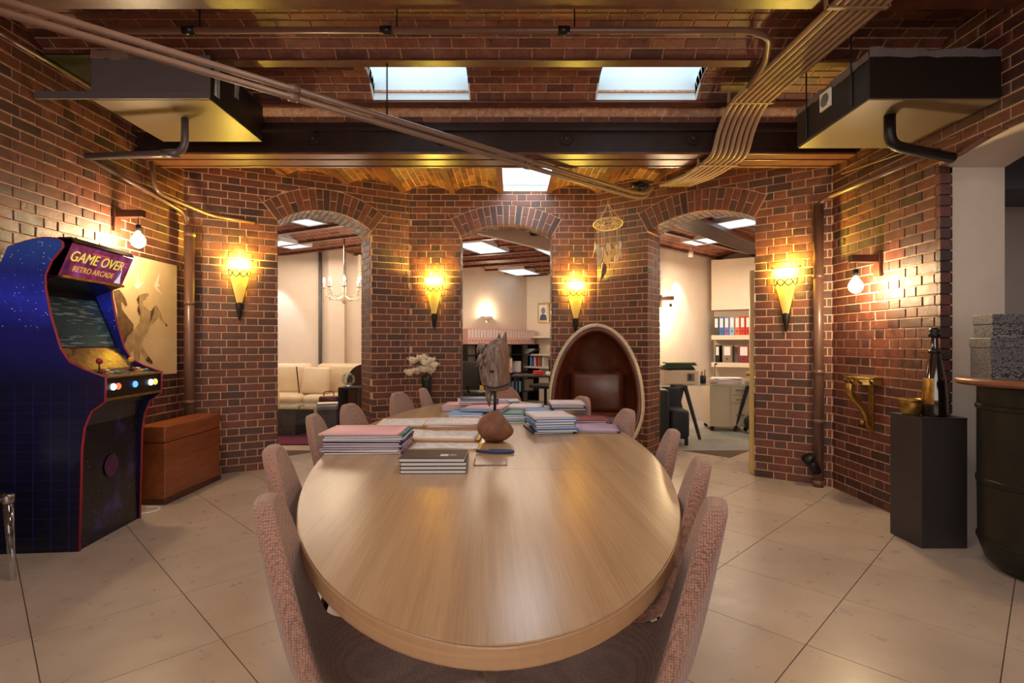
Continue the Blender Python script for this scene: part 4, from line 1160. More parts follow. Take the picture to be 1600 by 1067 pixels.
# ================================================================== LAMPS
def sconce(px, py, n, wall_pt, label, power=72):
    """n = wall normal into the room"""
    t = thing('sconce', label, 'wall lamp', wall_pt, math.atan2(n[1], n[0]) - PI / 2, 'amber cone wall sconces')
    # local: y into the room, x along the wall, z up; z=0 at the top rim
    hw, hg = .122, .44
    b = MB(); nz, nu = 16, 16
    for i in range(nz + 1):
        k = 1 - i / nz; r = .026 + (hw - .026) * k
        for j in range(nu + 1):
            a = PI * j / nu; b.v.append((r * math.cos(a), .034 + r * .62 * math.sin(a), -hg * (1 - k)))
    for i in range(nz):
        for j in range(nu):
            a = i * (nu + 1) + j; b.f.append((a, a + 1, a + nu + 2, a + nu + 1))
    b.obj('glass_shade', 'amber_glass', t, smooth=True)
    for s in (-1, 1):
        MB().tube([(s * hw, .034, .02), (s * .026, .034, -hg)], .006, 8).obj('side_rod', 'iron', t, smooth=True)
    MB().tube([(hw * math.cos(PI * j / 16), .034 + hw * .63 * math.sin(PI * j / 16), 0) for j in range(17)], .004, 8).obj('rim', 'iron', t, smooth=True)
    def band(ph, nm):
        pts = []
        for j in range(33):
            a = PI * j / 32; z = -.125 - .030 * math.sin(a * 4 + ph) - .012 * math.sin(a); k = 1 + z / hg; r = (.026 + (hw - .026) * k) + .003
            pts.append((r * math.cos(a), .034 + r * .64 * math.sin(a), z))
        MB().tube(pts, .0055, 8).obj(nm, 'iron', t, smooth=True)
    band(0, 'knot_band'); band(PI, 'knot_band')
    for z in (-.03, -.30): MB().box(-.02, .02, 0, .036, z - .012, z + .012).obj('wall_mount', 'iron', t)
    MB().lathe([(.030, -hg + .03), (.036, -hg), (.030, -hg - .05), (.016, -hg - .12), (.004, -hg - .165), (0, -hg - .17)], 14, (0, .02, 0)).obj('iron_tip', 'iron', t, smooth=True)
    MB().ball((0, .058, -.085), .018, 12, 8).obj('bulb', 'sconce_bulb', t, smooth=True)
    l = light('sconce_light', 'POINT', (0, .058, -.025), power, (1.0, 0.74, 0.10), .028, parent=t)
    return t
def on_wall(A, B, px, py):
    u = seg_u(A, B, px); d = Vector((B[0] - A[0], B[1] - A[1])).normalized()
    x, y = A[0] + d.x * u, A[1] + d.y * u
    return Vector((x, y, EYE + (HOR - py) / FPX * y)), (d.y, -d.x)
for (A, B, px, py, lab) in ((CL, CA, 374, 408, 'amber glass cone sconce on the brick between chest and lounge arch'),
                            (CA, CB, 679, 434, 'amber glass cone sconce above the white flowers'),
                            (CA, CB, 899, 441, 'amber glass cone sconce above the egg chair'),
                            (CB, CR, 1229, 420, 'amber glass cone sconce beside the study arch and drainpipe')):
    p, n = on_wall(A, B, px, py); sconce(px, py, n, p + Vector((n[0] * .002, n[1] * .002, 0)), lab)
def bulb_lamp(wall_pt, nx, label, power=60, along=1):
    """rustic wooden bracket with a bare bulb; nx = +1/-1 points into the room"""
    t = thing('bulb_wall_lamp', label, 'wall lamp', wall_pt, 0 if nx > 0 else PI, 'bare bulb wall lamps')
    # local: x into the room
    MB().box(0.002, .028, -.035, .035, -.14, .06).obj('back_board', 'dark_wood', t, bevel=.004)
    MB().box(.028, .235, -.028, .028, -.03, .03).obj('arm', 'dark_wood', t, bevel=.005)
    MB().tube([(.19, 0, -.03), (.19, 0, -.085)], .003, 8).obj('cord', 'black', t)
    s = MB().lathe([(0, -.085), (.012, -.085), (.021, -.09), (.021, -.145), (0, -.145)], 16, (.19, 0, 0)).obj('socket', 'black_metal', t, smooth=True)
    MB().lathe([(.014, -.14), (.018, -.155), (.036, -.178), (.050, -.205), (.052, -.225), (.042, -.25), (.022, -.268), (0, -.274)], 20, (.19, 0, 0)).obj('bulb', 'bulb_glow', t, smooth=True)
    return t
bl = bulb_lamp(Vector((XL, 4.33, 2.355)), 1, 'wooden bracket lamp with a bare bulb above the horse picture')
br = bulb_lamp(Vector((XR, 4.27, 1.985)), -1, 'wooden bracket lamp with a bare bulb above the brass wall bracket')

# ================================================================== CEILING SERVICES
# ------------------------------------------------------------------ air-conditioning units
u1 = thing('air_conditioner', 'grey ceiling air-conditioning unit above the arcade machine', 'air conditioner', (0, 0, 2.95))
MB().box(-2.83, -2.03, 3.612, 4.37, .012, .30).obj('casing', 'grey_unit', u1, bevel=.004)
MB().box(-2.83, -2.032, 3.62, 4.365, 0, .012).obj('bottom_panel', 'unit_bottom', u1, bevel=.002)
MB().box(-3.195, -2.028, 3.595, 3.612, .0, .05).obj('front_lip', 'grey_unit', u1, bevel=.002)
MB().box(-3.19, -2.84, 3.612, 4.36, .30, .31).obj('back_bracket', 'black_unit', u1)
MB().box(-2.034, -2.026, 3.62, 4.37, .0, .29).obj('side_panel', 'black_unit', u1)
def foil_strip(n0, n1, d, zlo, zhi, seed):
    rnd = random.Random(seed); b = MB(); k = 16
    top = []; low = []
    for i in range(k + 1):
        p = Vector(n0).lerp(Vector(n1), i / k); j = Vector(d) * rnd.uniform(-.008, .008)
        low.append((p.x + j.x, p.y + j.y, zlo + rnd.uniform(-.004, .004))); top.append((p.x - j.x, p.y - j.y, zhi + rnd.uniform(-.012, .012)))
    for i in range(k): b.quad(low[i], low[i + 1], top[i + 1], top[i])
    return b
foil_strip((-2.83, 3.608, 0), (-2.25, 3.608, 0), (0, 1, 0), .27, .335, 1).obj('foil_seal', 'foil', u1, smooth=True)
foil_strip((-2.022, 3.66, 0), (-2.022, 3.72, 0), (1, 0, 0), .05, .29, 3).obj('foil_tape', 'foil', u1)
foil_strip((-2.022, 3.92, 0), (-2.022, 3.98, 0), (1, 0, 0), .16, .29, 4).obj('foil_tape', 'foil', u1)
u2 = thing('air_conditioner', 'black ceiling air-conditioning unit above the white arch', 'air conditioner', (0, 0, 2.76))
MB().box(2.12, 2.905, 3.19, 4.00, .012, .255).obj('casing', 'black_unit', u2, bevel=.004)
MB().box(2.125, 2.905, 3.20, 3.99, 0, .012).obj('bottom_panel', 'unit_bottom', u2, bevel=.002)
foil_strip((2.12, 3.186, 0), (2.90, 3.186, 0), (0, 1, 0), .25, .30, 5).obj('foil_seal', 'grey_unit', u2, smooth=True)
foil_strip((2.116, 3.19, 0), (2.116, 4.0, 0), (1, 0, 0), .24, .285, 6).obj('foil_seal', 'grey_unit', u2, smooth=True)
v_ = MB().box(2.105, 2.118, 3.56, 3.68, .13, .25).obj('vent_plate', 'white', u2, bevel=.002)
for k in range(7):
    hw = .045 * math.sqrt(max(0, 1 - ((k - 3) / 3.6) ** 2))
    MB().box(2.101, 2.106, 3.62 - hw, 3.62 + hw, .150 + k * .012, .156 + k * .012).obj('vent_slot', 'black', v_)
for y in (3.35, 3.86):
    MB().tube([(2.113, y, .03), (2.113, y, .50)], .005, 6).obj('hanger_rod', 'black_metal', u2)
for (x, y) in ((-2.75, 3.68), (-2.12, 4.28)):
    MB().tube([(x, y, .30), (x, y, .345)], .005, 6).obj('hanger_rod', 'black_metal', u1)

# ------------------------------------------------------------------ pipes
def pipe(name, pts, r, mat, label, cat='pipe', bend=.1, group=None, collars=()):
    o = MB().tube(bend_path(pts, bend), r, 12)
    t = thing(name, label, cat, (0, 0, 0), 0, group)
    o.obj('tube', mat, t, smooth=True)
    for c in collars:
        a, b_ = Vector(c[0]), Vector(c[1]); MB().tube([a, b_], r * 1.18, 14).obj('collar', mat, t, smooth=True)
    return t
# grey drain from the left unit to the wall
a = P(289, 185, 3.92); e = Vector((XL + .02, 4.02, 2.71)); k0 = Vector((a.x, 3.92, 2.70))
pipe('drain_pipe', [(a.x, 3.92, 2.95), tuple(k0), tuple(e)], .026, 'grey_pipe', 'grey condensate pipe dropping from the grey ceiling unit', collars=[((a.x - .17, 3.935, 2.702), (a.x - .05, 3.925, 2.70))])
# brown pipe down the left wall to the corner stack
c0 = Vector((XL + .03, 4.04, 2.70)); c1 = Vector((XL + .06, 5.13, 2.57)); 
pipe('brown_pipe', [tuple(c0), tuple(c1), (XL + .085, 5.20, 2.40)], .018, 'brown_pipe', 'thin brown pipe sloping along the wall to the corner stack by the chest')
g0 = P(237, 245, 4.72); g1 = P(243, 300, 4.72); g2, gn = on_wall(CL, CA, 330, 337); g3, _ = on_wall(CL, CA, 398, 348)
pipe('brown_pipe', [(g0.x, 4.72, 2.905), tuple(g1), tuple(g2 + Vector((gn[0] * .03, gn[1] * .03, 0))), tuple(g3 + Vector((gn[0] * .015, gn[1] * .015, 0)))], .020, 'brown_pipe', 'thin brown pipe dropping from the girder into the broken brickwork')
st = thing('corner_stack', 'brown drainpipe standing in the corner behind the wooden chest', 'pipe', (XL + .10, 5.17, 0))
MB().lathe([(.045, 0), (.045, 2.44)], 18).obj('tube', 'brown_pipe', st, smooth=True)
for z in (1.70, 2.36, .75): MB().lathe([(.045, z - .02), (.052, z - .018), (.052, z + .018), (.045, z + .02)], 18).obj('collar', 'brown_pipe', st, smooth=True)
st2 = thing('corner_stack', 'brown drainpipe with a branch at its foot beside the study arch sconce', 'pipe', (XR - .11, 4.93, 0))
MB().lathe([(.043, 0), (.043, 2.58)], 18).obj('tube', 'brown_pipe', st2, smooth=True)
for z in (1.93, .60, 1.05, .04): MB().lathe([(.043, z - .02), (.050, z - .018), (.050, z + .018), (.043, z + .02)], 18).obj('collar', 'brown_pipe', st2, smooth=True)
MB().tube([(0, -.0, .13), (-.10, -.03, .25)], [.042, .045], 14).obj('branch', 'black_unit', st2, smooth=True)
MB().tube([(-.10, -.03, .25), (-.125, -.037, .28)], .052, 14).obj('branch_cap', 'black_unit', st2, smooth=True)
pipe('brown_pipe', [(XR - .05, 3.62, 2.61), (XR - .05, 4.86, 2.64), (XR - .11, 4.93, 2.60), (XR - .11, 4.93, 2.50)], .022, 'brown_pipe', 'brown pipe running along the wall under the black ceiling unit', bend=.05)
d0 = P(1390, 190, 3.42)
pipe('drain_pipe', [(d0.x, 3.42, 2.76), (d0.x, 3.42, 2.575), (XR - .005, 3.56, 2.54)], .034, 'black_unit', 'black condensate elbow under the black ceiling unit', bend=.09)
pipe('cable', [(XR - .03, 3.50, 2.66), (XR - .03, 4.10, 2.735), (XR - .03, 4.72, 2.80)], .006, 'conduit', 'thin cable clipped above the brown wall pipe', 'cable', bend=.2)
# edge pipe at the top of the left wall
pipe('brown_pipe', [(XL + .03, 2.4, 3.23), (XL + .03, 4.5, 3.24)], .014, 'brown_pipe', 'thin brown pipe along the top of the arcade wall')
# the two conduits that cross the room under the girder
dv = Vector((3.57, 3.09, 0)).normalized(); nrm = Vector((-dv.y, dv.x, 0))
for k, off in enumerate((0.0, 0.046)):
    vo_ = nrm * off * .3 + Vector((0, 0, -off)); s_ = Vector((-2.75, 2.10, 2.880)) + vo_; e_ = Vector((1.26, 5.58, 2.880)) + vo_
    t = pipe('overhead_conduit', [tuple(s_), tuple(e_), tuple(e_ + Vector((.16, .12, .02))), (1.52, 5.78 + off, 3.0)], .0195, 'conduit',
             ['brown conduit crossing the room below the girder, nearer the skylights of the pair', 'brown conduit crossing the room below the girder, nearer the arches of the pair'][1 - k], group='pair of conduits across the ceiling')
    for f in (.35, .72):
        q = s_.lerp(e_, f); MB().tube([q - dv * .03, q + dv * .03], .027, 12).obj('coupler', 'conduit', t, smooth=True)
    q = s_.lerp(e_, .47)
    MB().tube([q, (q.x, q.y, 3.27)], .003, 6).obj('hanger', 'black_metal', t)
# bundle of cable ducts on the right
for k in range(7):
    x = 1.74 + k * .046
    pts = smooth_path([(x + .10, 2.4, 3.215), (x + .06, 3.2, 3.215), (x, 4.05, 3.21), (x - .02, 4.28, 3.18), (x - .045, 4.40, 3.05), (x - .06, 4.50, 2.90), (x - .09, 4.68, 2.872), (x - .15, 5.0, 2.868), (x - .245, 5.40, 2.90)], 5)
    tag(MB().tube(pts, .019, 10).obj('cable_duct', 'bundle', smooth=True), 'tan cable duct in the bundle that drops under the girder', 'duct', 'bundle of tan cable ducts')
for (y, z, x) in ((4.20, 3.185, 1.87), (4.66, 2.85, 1.79), (3.02, 3.19, 1.94)):
    t = thing('duct_clamp', 'flat metal strap holding the bundle of tan cable ducts', 'strap', (x, y, z), 0, 'duct bundle straps')
    MB().box(-.18, .18, -.012, .012, 0, .008).obj('bar', 'bundle', t)
    for s in (-1, 1): MB().box(s * .176 - .006, s * .176 + .006, -.012, .012, 0, .09 if z > 3 else .06).obj('hook', 'bundle', t)
tag(MB().tube(smooth_path([(1.33, 5.60, 2.93), (1.42, 5.68, 2.98), (1.36, 5.74, 3.02), (1.28, 5.70, 2.99)]), .03, 10).obj('cable_joint', 'black', smooth=True), 'black taped cable joint where conduits meet the brick wall', 'cable joint')
# thin pipe across the vault
t = pipe('overhead_pipe', [(-2.6, 3.27, 3.215), (1.45, 3.27, 3.215), (1.58, 3.30, 3.19), (1.70, 3.60, 3.19), (1.74, 3.95, 3.20)], .020, 'brown_pipe', 'brown pipe crossing the brick ceiling and joining the duct bundle', bend=.12)
for x in (-0.80, 0.28, -2.0):
    MB().tube([(x, 3.27, 3.215), (x + .07, 3.27, 3.215)], .027, 12).obj('coupler', 'black_metal', t, smooth=True)
    MB().tube([(x + .1, 3.27, 3.215), (x + .1, 3.27, 3.36)], .005, 6).obj('hanger', 'black_metal', t)

# ================================================================== WALL THINGS
# ------------------------------------------------------------------ sepia horse picture on the left wall
pic = thing('horse_picture', 'sepia canvas of rearing horses and birds behind the arcade machine', 'picture', (XL, 0, 0))
y0, y1, z0, z1 = 4.16, 5.10, 1.03, 2.05
t = NT('canvas_sepia'); n1 = t.noise(t.coords('Object'), 2.2, 4)
t.link(t.ramp(n1, [(0.3, rgb(196, 164, 116)), (0.7, rgb(222, 196, 150))]), t.b.inputs['Base Color']); t.val('Roughness', 0.7); M['canvas_sepia'] = t.m
plain('horse_dark', rgb(112, 82, 54), 0.7, var=0.35, scale=22); plain('horse_light', rgb(172, 142, 102), 0.7, var=0.3, scale=14); plain('horse_line', rgb(84, 60, 40), 0.7); plain('bird_print', rgb(246, 232, 204), 0.7)
cv = MB().box(.002, .022, y0, y1, z0, z1).obj('canvas', 'canvas_sepia', pic, bevel=.002)
def wallpx(px, py, x=XL + .022):
    Y = x * FPX / (px - 800); return (Y, EYE + (HOR - py) / FPX * Y)
def print_poly(pxs, mat, name, lift):
    pts = [wallpx(*p) for p in pxs]; b = MB(); ar_ = area(pts)
    if ar_ > 0: pts = pts[::-1]
    b.poly([(.0225 + lift, p[0], p[1]) for p in pts]); return b.obj(name, mat, pic)
def zoomA(l): return [(x * 270 / 1600, 360 + y * 270 / 1600) for x, y in l]
print_poly(zoomA([(1050, 560), (1100, 545), (1130, 580), (1165, 640), (1180, 690), (1160, 708), (1135, 670), (1120, 660), (1130, 730), (1180, 800), (1235, 870), (1235, 930), (1190, 1000), (1150, 1060), (1110, 1060), (1100, 940), (1085, 860), (1085, 740), (1060, 640)]), 'horse_dark', 'horse_print', .0004)
print_poly(zoomA([(1285, 600), (1330, 585), (1375, 580), (1380, 600), (1355, 620), (1350, 645), (1325, 650), (1325, 690), (1365, 730), (1395, 750), (1430, 700), (1445, 690), (1490, 760), (1500, 810), (1545, 870), (1540, 885), (1480, 820), (1470, 800), (1420, 860), (1390, 880), (1370, 940), (1330, 1000), (1310, 1060), (1330, 1100), (1370, 1160), (1410, 1210), (1400, 1240), (1350, 1210), (1300, 1120), (1290, 1200), (1270, 1250), (1240, 1200), (1235, 1100), (1200, 1150), (1160, 1240), (1130, 1200), (1150, 1060), (1180, 980), (1240, 920), (1290, 850), (1300, 760), (1280, 690)]), 'horse_light', 'horse_print', .0006)
for l in ([(1285, 600), (1262, 640), (1280, 690), (1268, 740), (1292, 800), (1300, 760), (1283, 690), (1290, 640)], [(1240, 920), (1180, 980), (1150, 1060), (1130, 1200), (1120, 1230), (1105, 1150), (1120, 1050), (1160, 960)], [(1395, 750), (1430, 700), (1425, 760), (1400, 830), (1385, 860), (1392, 800)], [(1350, 1210), (1410, 1240), (1412, 1215), (1375, 1165), (1360, 1180)], [(1530, 860), (1552, 880), (1545, 892), (1530, 880)]):
    print_poly(zoomA(l), 'horse_line', 'horse_shading', .0008)
for l in ([(1240, 510), (1265, 480), (1275, 390), (1285, 440), (1290, 490), (1335, 470), (1300, 520), (1280, 545), (1255, 530)], [(1425, 510), (1440, 480), (1475, 390), (1470, 450), (1462, 490), (1480, 510), (1450, 525), (1500, 590), (1450, 550)]):
    print_poly(zoomA(l), 'bird_print', 'bird_print', .0006)

# ------------------------------------------------------------------ brass wall bracket on the right wall
bb = thing('brass_bracket', 'ornate brass wall bracket on the brick below the bare bulb', 'wall bracket', (XR, 4.36, 1.03), PI)
n = 20
def half_round(r, hw, z0, z1):
    o_ = [(0.0, -hw), (0.0, hw)] + [(r * math.sin(PI * i / n) ** .6, hw - 2 * hw * i / n) for i in range(1, n)]
    return MB().prism(o_[::-1], 'z', z0, z1)
half_round(.205, .135, 0, .016).obj('shelf', 'brass', bb, bevel=.003)
half_round(.190, .125, -.052, 0).obj('apron', 'brass', bb, bevel=.005)
for k in range(6):
    a_ = PI * (k + .5) / 6; p = Vector((.192 * math.sin(a_) ** .6, .125 * math.cos(a_), -.028))
    MB().tube([p + Vector((.006 * math.sin(q), .026 * math.cos(q), .017 * math.sin(q))) for q in [2 * PI * i / 12 for i in range(13)]], .005, 8).obj('rosette', 'brass', bb, smooth=True)
    MB().ball(tuple(p), .010, 10, 6).obj('bead', 'black_metal', bb, smooth=True)
sp_ = smooth_path([(.175, 0, -.045), (.180, 0, -.10), (.150, 0, -.16), (.095, 0, -.22), (.055, 0, -.29), (.045, 0, -.35), (.020, 0, -.40)])
MB().tube(sp_, [.034 - .018 * i / (len(sp_) - 1) for i in range(len(sp_))], 10).obj('scroll', 'brass', bb, smooth=True)
MB().ball((.075, 0, -.355), .024, 12, 8).obj('scroll_end', 'brass', bb, smooth=True)
MB().box(0, .014, -.03, .03, -.43, -.02).obj('wall_plate', 'brass', bb, bevel=.003)

# ------------------------------------------------------------------ dream catcher
dc_p, dcn = on_wall(CB, CR, 950, 352); dcx = P(950, 350, 5.85)
dc = thing('dream_catcher', 'round rope dream catcher mobile with hanging feathers by the egg chair', 'dream catcher', (dcx.x, 5.85, dcx.z)); HT = (math.radians(-13), 0, 0)
MB().tube([(.158 * math.cos(2 * PI * i / 36), .158 * math.sin(2 * PI * i / 36), 0) for i in range(37)], .006, 8, cap=False).obj('hoop', 'rope', dc, smooth=True, rot=HT)
for k in range(4):
    a_ = PI / 4 + k * PI / 2
    MB().tube([(.158 * math.cos(a_), .158 * math.sin(a_) * .974, -.158 * math.sin(a_) * .225), (0, 0, .215)], .003, 6).obj('hanging_cord', 'rope', dc)
MB().tube([(0, 0, .21), (0, 0, .262)], .003, 6).obj('hanging_cord', 'rope', dc)
for ring_, k in ((0, 12), (1, 12), (2, 12)):
    r0, r1 = (.158, .118, .080)[ring_], (.118, .080, .045)[ring_]
    pts = []
    for i in range(2 * k + 1):
        a_ = 2 * PI * i / (2 * k) + ring_ * .13; r = r0 if i % 2 == 0 else r1; pts.append((r * math.cos(a_), r * math.sin(a_), 0))
    MB().tube(pts, .0032, 6).obj('web_thread', 'rope', dc, rot=HT)
rnd = random.Random(4)
for k in range(13):
    a_ = 2 * PI * k / 13 + .2; r = .15 if k % 2 else .10; l = rnd.uniform(.16, .42); x, y = r * math.cos(a_), r * math.sin(a_)
    s = MB().tube([(x, y, 0), (x + rnd.uniform(-.01, .01), y, -l)], .002, 5).obj('feather_string', 'rope', dc)
    L = rnd.uniform(.13, .21); tw = rnd.uniform(0, PI); cx_, sx_ = math.cos(tw), math.sin(tw); lean = rnd.uniform(-.05, .05)
    b = MB()
    def ff(u_, v_):
        wd = .030 * math.sin(PI * min(1, v_ * 1.02 + .03)) ** .6 * (u_ * 2 - 1)
        cup = .012 * math.sin(PI * v_)
        return (x + wd * cx_ + lean * v_ + cup * sx_, y + wd * sx_ + cup * cx_, -l - L * v_ + abs(u_ * 2 - 1) * .01)
    b.grid(ff, 4, 10); b.obj('feather', 'dark_feather' if k in (3, 8) else 'feather', s, smooth=True, solid=.0015)

# ------------------------------------------------------------------ tall vase with flowers
vp = P(667, 600, 6.05)
vs = thing('flower_vase', 'tall slim dark vase of cream magnolias against the far brick wall', 'vase', (vp.x, 6.05, 0))
MB().lathe([(0, 0), (.085, 0), (.09, .02), (.07, .10), (.052, .40), (.048, .70), (.056, .90), (.060, .945), (.052, .945), (.044, .85), (0, .84)], 24).obj('vase', 'black', vs, smooth=True)
for (px, py) in ((646, 566), (652, 583), (659, 562), (665, 570), (672, 566), (663, 580), (672, 582), (677, 574), (640, 585)):
    q = P(px, py, 6.05 + rnd.uniform(-.06, .05)); fx_, fy_, fz_ = q.x - vp.x, q.y - 6.05, q.z
    s = MB().tube(smooth_path([(0, 0, .86), (fx_ * .4, fy_ * .4, .86 + (fz_ - .86) * .6), (fx_, fy_, fz_ - .02)]), .004, 6).obj('stem', 'dark_wood', vs, smooth=True)
    az, tl = rnd.uniform(0, 6.28), rnd.uniform(-.6, .6)
    for k in range(6):
        a_ = 2 * PI * k / 6 + az; b = MB(); op = .55 + .3 * (k % 2)
        def pf(u_, v_):
            wd = .042 * math.sin(PI * (v_ * .92 + .04)) ** .7 * (u_ * 2 - 1); out_ = .085 * math.sin(op) * v_ * (1 + .2 * v_); up_ = .085 * v_ * math.cos(op) + .04 * v_ * v_
            return (fx_ + out_ * math.cos(a_) - wd * math.sin(a_), fy_ + out_ * math.sin(a_) + wd * math.cos(a_), fz_ - .02 + up_ * .7 + abs(u_ * 2 - 1) ** 2 * .008)
        b.grid(pf, 4, 6); b.obj('petal', 'petal', s, smooth=True, solid=.002)

# ================================================================== ON THE TABLE
def tpt(px, py, z=TZ):
    Y = (EYE - z) * FPX / (py - HOR); return Vector(((px - 800) / FPX * Y, Y, z))
# ------------------------------------------------------------------ horse head sculpture
hp = tpt(773, 690)
hs = thing('horse_sculpture', 'driftwood horse head on a steel rod and brown stone base', 'sculpture', (hp.x, hp.y, TZ))
def lump(b, seed, amp, fr):
    b.v = [tuple(Vector(v) + Vector(v).normalized() * 0 + noise.noise_vector(Vector(v) * fr + Vector((seed, 0, 0))) * amp) for v in b.v]; return b
st_ = MB().ball((0, 0, .09), .098, 20, 14, (1.12, .98, .95)); 
st_.v = [(x, y, max(z, .0)) for x, y, z in st_.v]; lump(st_, 3.1, .022, 9); st_.v = [(x * (1 - .42 * max(0, z - .05) / .13), y * (1 - .42 * max(0, z - .05) / .13), max(z, .0)) for x, y, z in st_.v]
st_.obj('stone_base', 'stone', hs, smooth=True)
MB().tube([(.0, 0, .14), (.002, 0, .36)], .0085, 12).obj('rod', 'iron', hs, smooth=True)
# head: stacked cross sections from muzzle (bottom) to poll (top); x across the picture, y depth
secs = [(.292, .018, .020, .035), (.297, .014, .060, .050), (.315, .008, .078, .058), (.345, .004, .084, .062), (.385, -.002, .086, .062), (.425, -.004, .088, .066), (.465, -.004, .088, .072), (.500, .000, .084, .074), (.530, .008, .074, .066), (.555, .016, .060, .052), (.575, .024, .044, .040), (.592, .030, .020, .020)]
b = MB(); nu = 28; n0 = 0
for (z, cx, hw, hd) in secs:
    for j in range(nu):
        a_ = 2 * PI * j / nu; c_, s_ = math.cos(a_), math.sin(a_)
        px_ = cx + hw * math.copysign(abs(c_) ** .85, c_); py_ = hd * math.copysign(abs(s_) ** .85, s_)
        v = Vector((px_, py_, z)); dn = noise.noise_vector(v * 22) * .007 + noise.noise_vector(v * 60) * .0035
        b.v.append(tuple(v + dn))
for i in range(len(secs) - 1):
    for j in range(nu):
        j2 = (j + 1) % nu; b.f.append((i * nu + j, i * nu + j2, (i + 1) * nu + j2, (i + 1) * nu + j))
b.f.append(tuple(range(nu - 1, -1, -1))); b.f.append(tuple((len(secs) - 1) * nu + j for j in range(nu)))
b.obj('head', 'driftwood', hs, smooth=True, subsurf=1)
for (x, y, z, dx, dz) in ((.052, -.01, .555, .012, .075), (.02, .03, .56, .006, .06)):
    MB().tube([(x, y, z), (x + dx * .5, y, z + dz * .55), (x + dx, y, z + dz)], [.018, .013, .002], 10).obj('ear', 'driftwood', hs, smooth=True)
rm = random.Random(11)
for k in range(8):                               # ragged forelock and mane slivers on the left of the poll
    x0_, z0_ = rm.uniform(-.08, -.01), rm.uniform(.47, .56); y0_ = -.06 + rm.uniform(-.01, .03)
    l_ = rm.uniform(.04, .07)
    MB().tube([(x0_, y0_, z0_), (x0_ - .015, y0_ - .012, z0_ - l_ * .5), (x0_ - .03 + rm.uniform(-.01, .02), y0_ - .004, z0_ - l_)], [.014, .012, .003], 7).obj('mane_sliver', 'driftwood', hs, smooth=True)
for s in (-1, 1):
    MB().ball((-.012 + s * .0, -.066 if s < 0 else .066, .405), .011, 10, 6, (1.3, .6, .8)).obj('eye', 'iron', hs, smooth=True)
MB().tube(smooth_path([(-.06, -.052, .325), (-.01, -.062, .312), (.05, -.055, .322), (.08, -.03, .335)]), .005, 8).obj('mouth_line', 'iron', hs, smooth=True)
MB().tube([(-.04, .01, .31), (-.036, .01, .26), (-.03, .01, .20)], [.016, .019, .004], 10).obj('wood_splinter', 'driftwood', hs, smooth=True)

# ------------------------------------------------------------------ notebooks
nb = tpt(675, 741)
rn = random.Random(5)
for k in range(4):
    t = thing('notebook', ['black notebook at the bottom of the notebook stack', 'second black notebook from the bottom of the notebook stack', 'third black notebook from the bottom of the notebook stack', 'topmost black notebook with a small silver emblem on its cover'][k],
              'notebook', (nb.x + rn.uniform(-.004, .004), nb.y + .105, TZ + .0005 + k * .0165), rn.uniform(-.02, .02), 'stack of black notebooks')
    MB().box(-.142, .142, -.10, .10, 0, .0022).obj('back_cover', 'c_cover_black', t)
    MB().box(-.138, .140, -.096, .098, .0022, .0138).obj('pages', 'paper', t)
    cvr = MB().box(-.142, .142, -.10, .10, .0138, .016).obj('front_cover', 'c_cover_black', t)
    if k == 3:
        MB().box(.03, .065, -.045, -.005, .016, .0163).obj('emblem', 'c_pale', t)
        MB().tube([(.085 + .014 * math.cos(2 * PI * i / 16), -.025 + .014 * math.sin(2 * PI * i / 16), .0163) for i in range(17)], .0012, 6).obj('emblem_ring', 'c_pale', t)
        MB().tube([(.085, -.032, .0163), (.085, -.018, .0163)], .0012, 6).obj('emblem_bar', 'c_pale', t)

# ------------------------------------------------------------------ folders
def folder(x, y, z, w_, d_, h_, rz, col, label, group, papers=True, top=None, tabs=False):
    t = thing('document_folder', label, 'folder', (x, y, z), rz, group)
    g_ = .018 if top == 'paper' else 0.0             # an open folder shows a coloured border round its form
    MB().box(-w_ / 2 - g_ * .6, w_ / 2 + g_, -d_ / 2 - g_ * .4, d_ / 2 + g_, 0, .0016).obj('back_cover', col, t)
    if papers:
        e_ = random.uniform(-.004, .006)
        MB().box(-w_ / 2 + .005 + e_, w_ / 2 - .014, -d_ / 2 + .004 - e_, d_ / 2 - .006, .0016, h_ * .72).obj('papers', 'paper', t)
    bil, sk = random.uniform(.001, .004), random.uniform(-.010, .010)   # the loose cover billows and slides a little
    def cf(u_, v_): return (-w_ / 2 + w_ * u_ + sk * (1 - v_), -d_ / 2 + d_ * v_, h_ - .0012 + bil * math.sin(PI * u_) * (1 - v_))
    b = MB(); b.grid(cf, 8, 3); c_ = b.obj('front_cover', top or col, t, smooth=True, solid=.0016)
    MB().box(-w_ / 2 - .0005, w_ / 2 + .0005, d_ / 2 - .001, d_ / 2 + .001, 0, h_).obj('spine', col, t)
    return t, c_
def form_lines(t, w_, d_, h_, n=7, seed=0):
    r_ = random.Random(seed); b = MB()
    for k in range(n):
        y = -d_ / 2 + d_ * (k + 1) / (n + 1)
        x = -w_ / 2 + .03
        while x < w_ / 2 - .03:
            l = r_.uniform(.01, .06); b.box(x, min(x + l, w_ / 2 - .02), y - .0012, y + .0012, h_ + .0036, h_ + .0040); x += l + r_.uniform(.008, .05)
    b.obj('print_lines', 'ink', t)
COLN = dict(c_pink='pink', c_lilac='lilac', c_purple='purple', c_teal='teal', c_blue='blue', c_navy='navy blue', c_green='green', c_yellow='yellow', c_orange='orange', c_wine='dark red', c_pale='pale', c_sky='light blue', paper='white', c_green_dark='dark green')
seedn = [0]; PILES = []
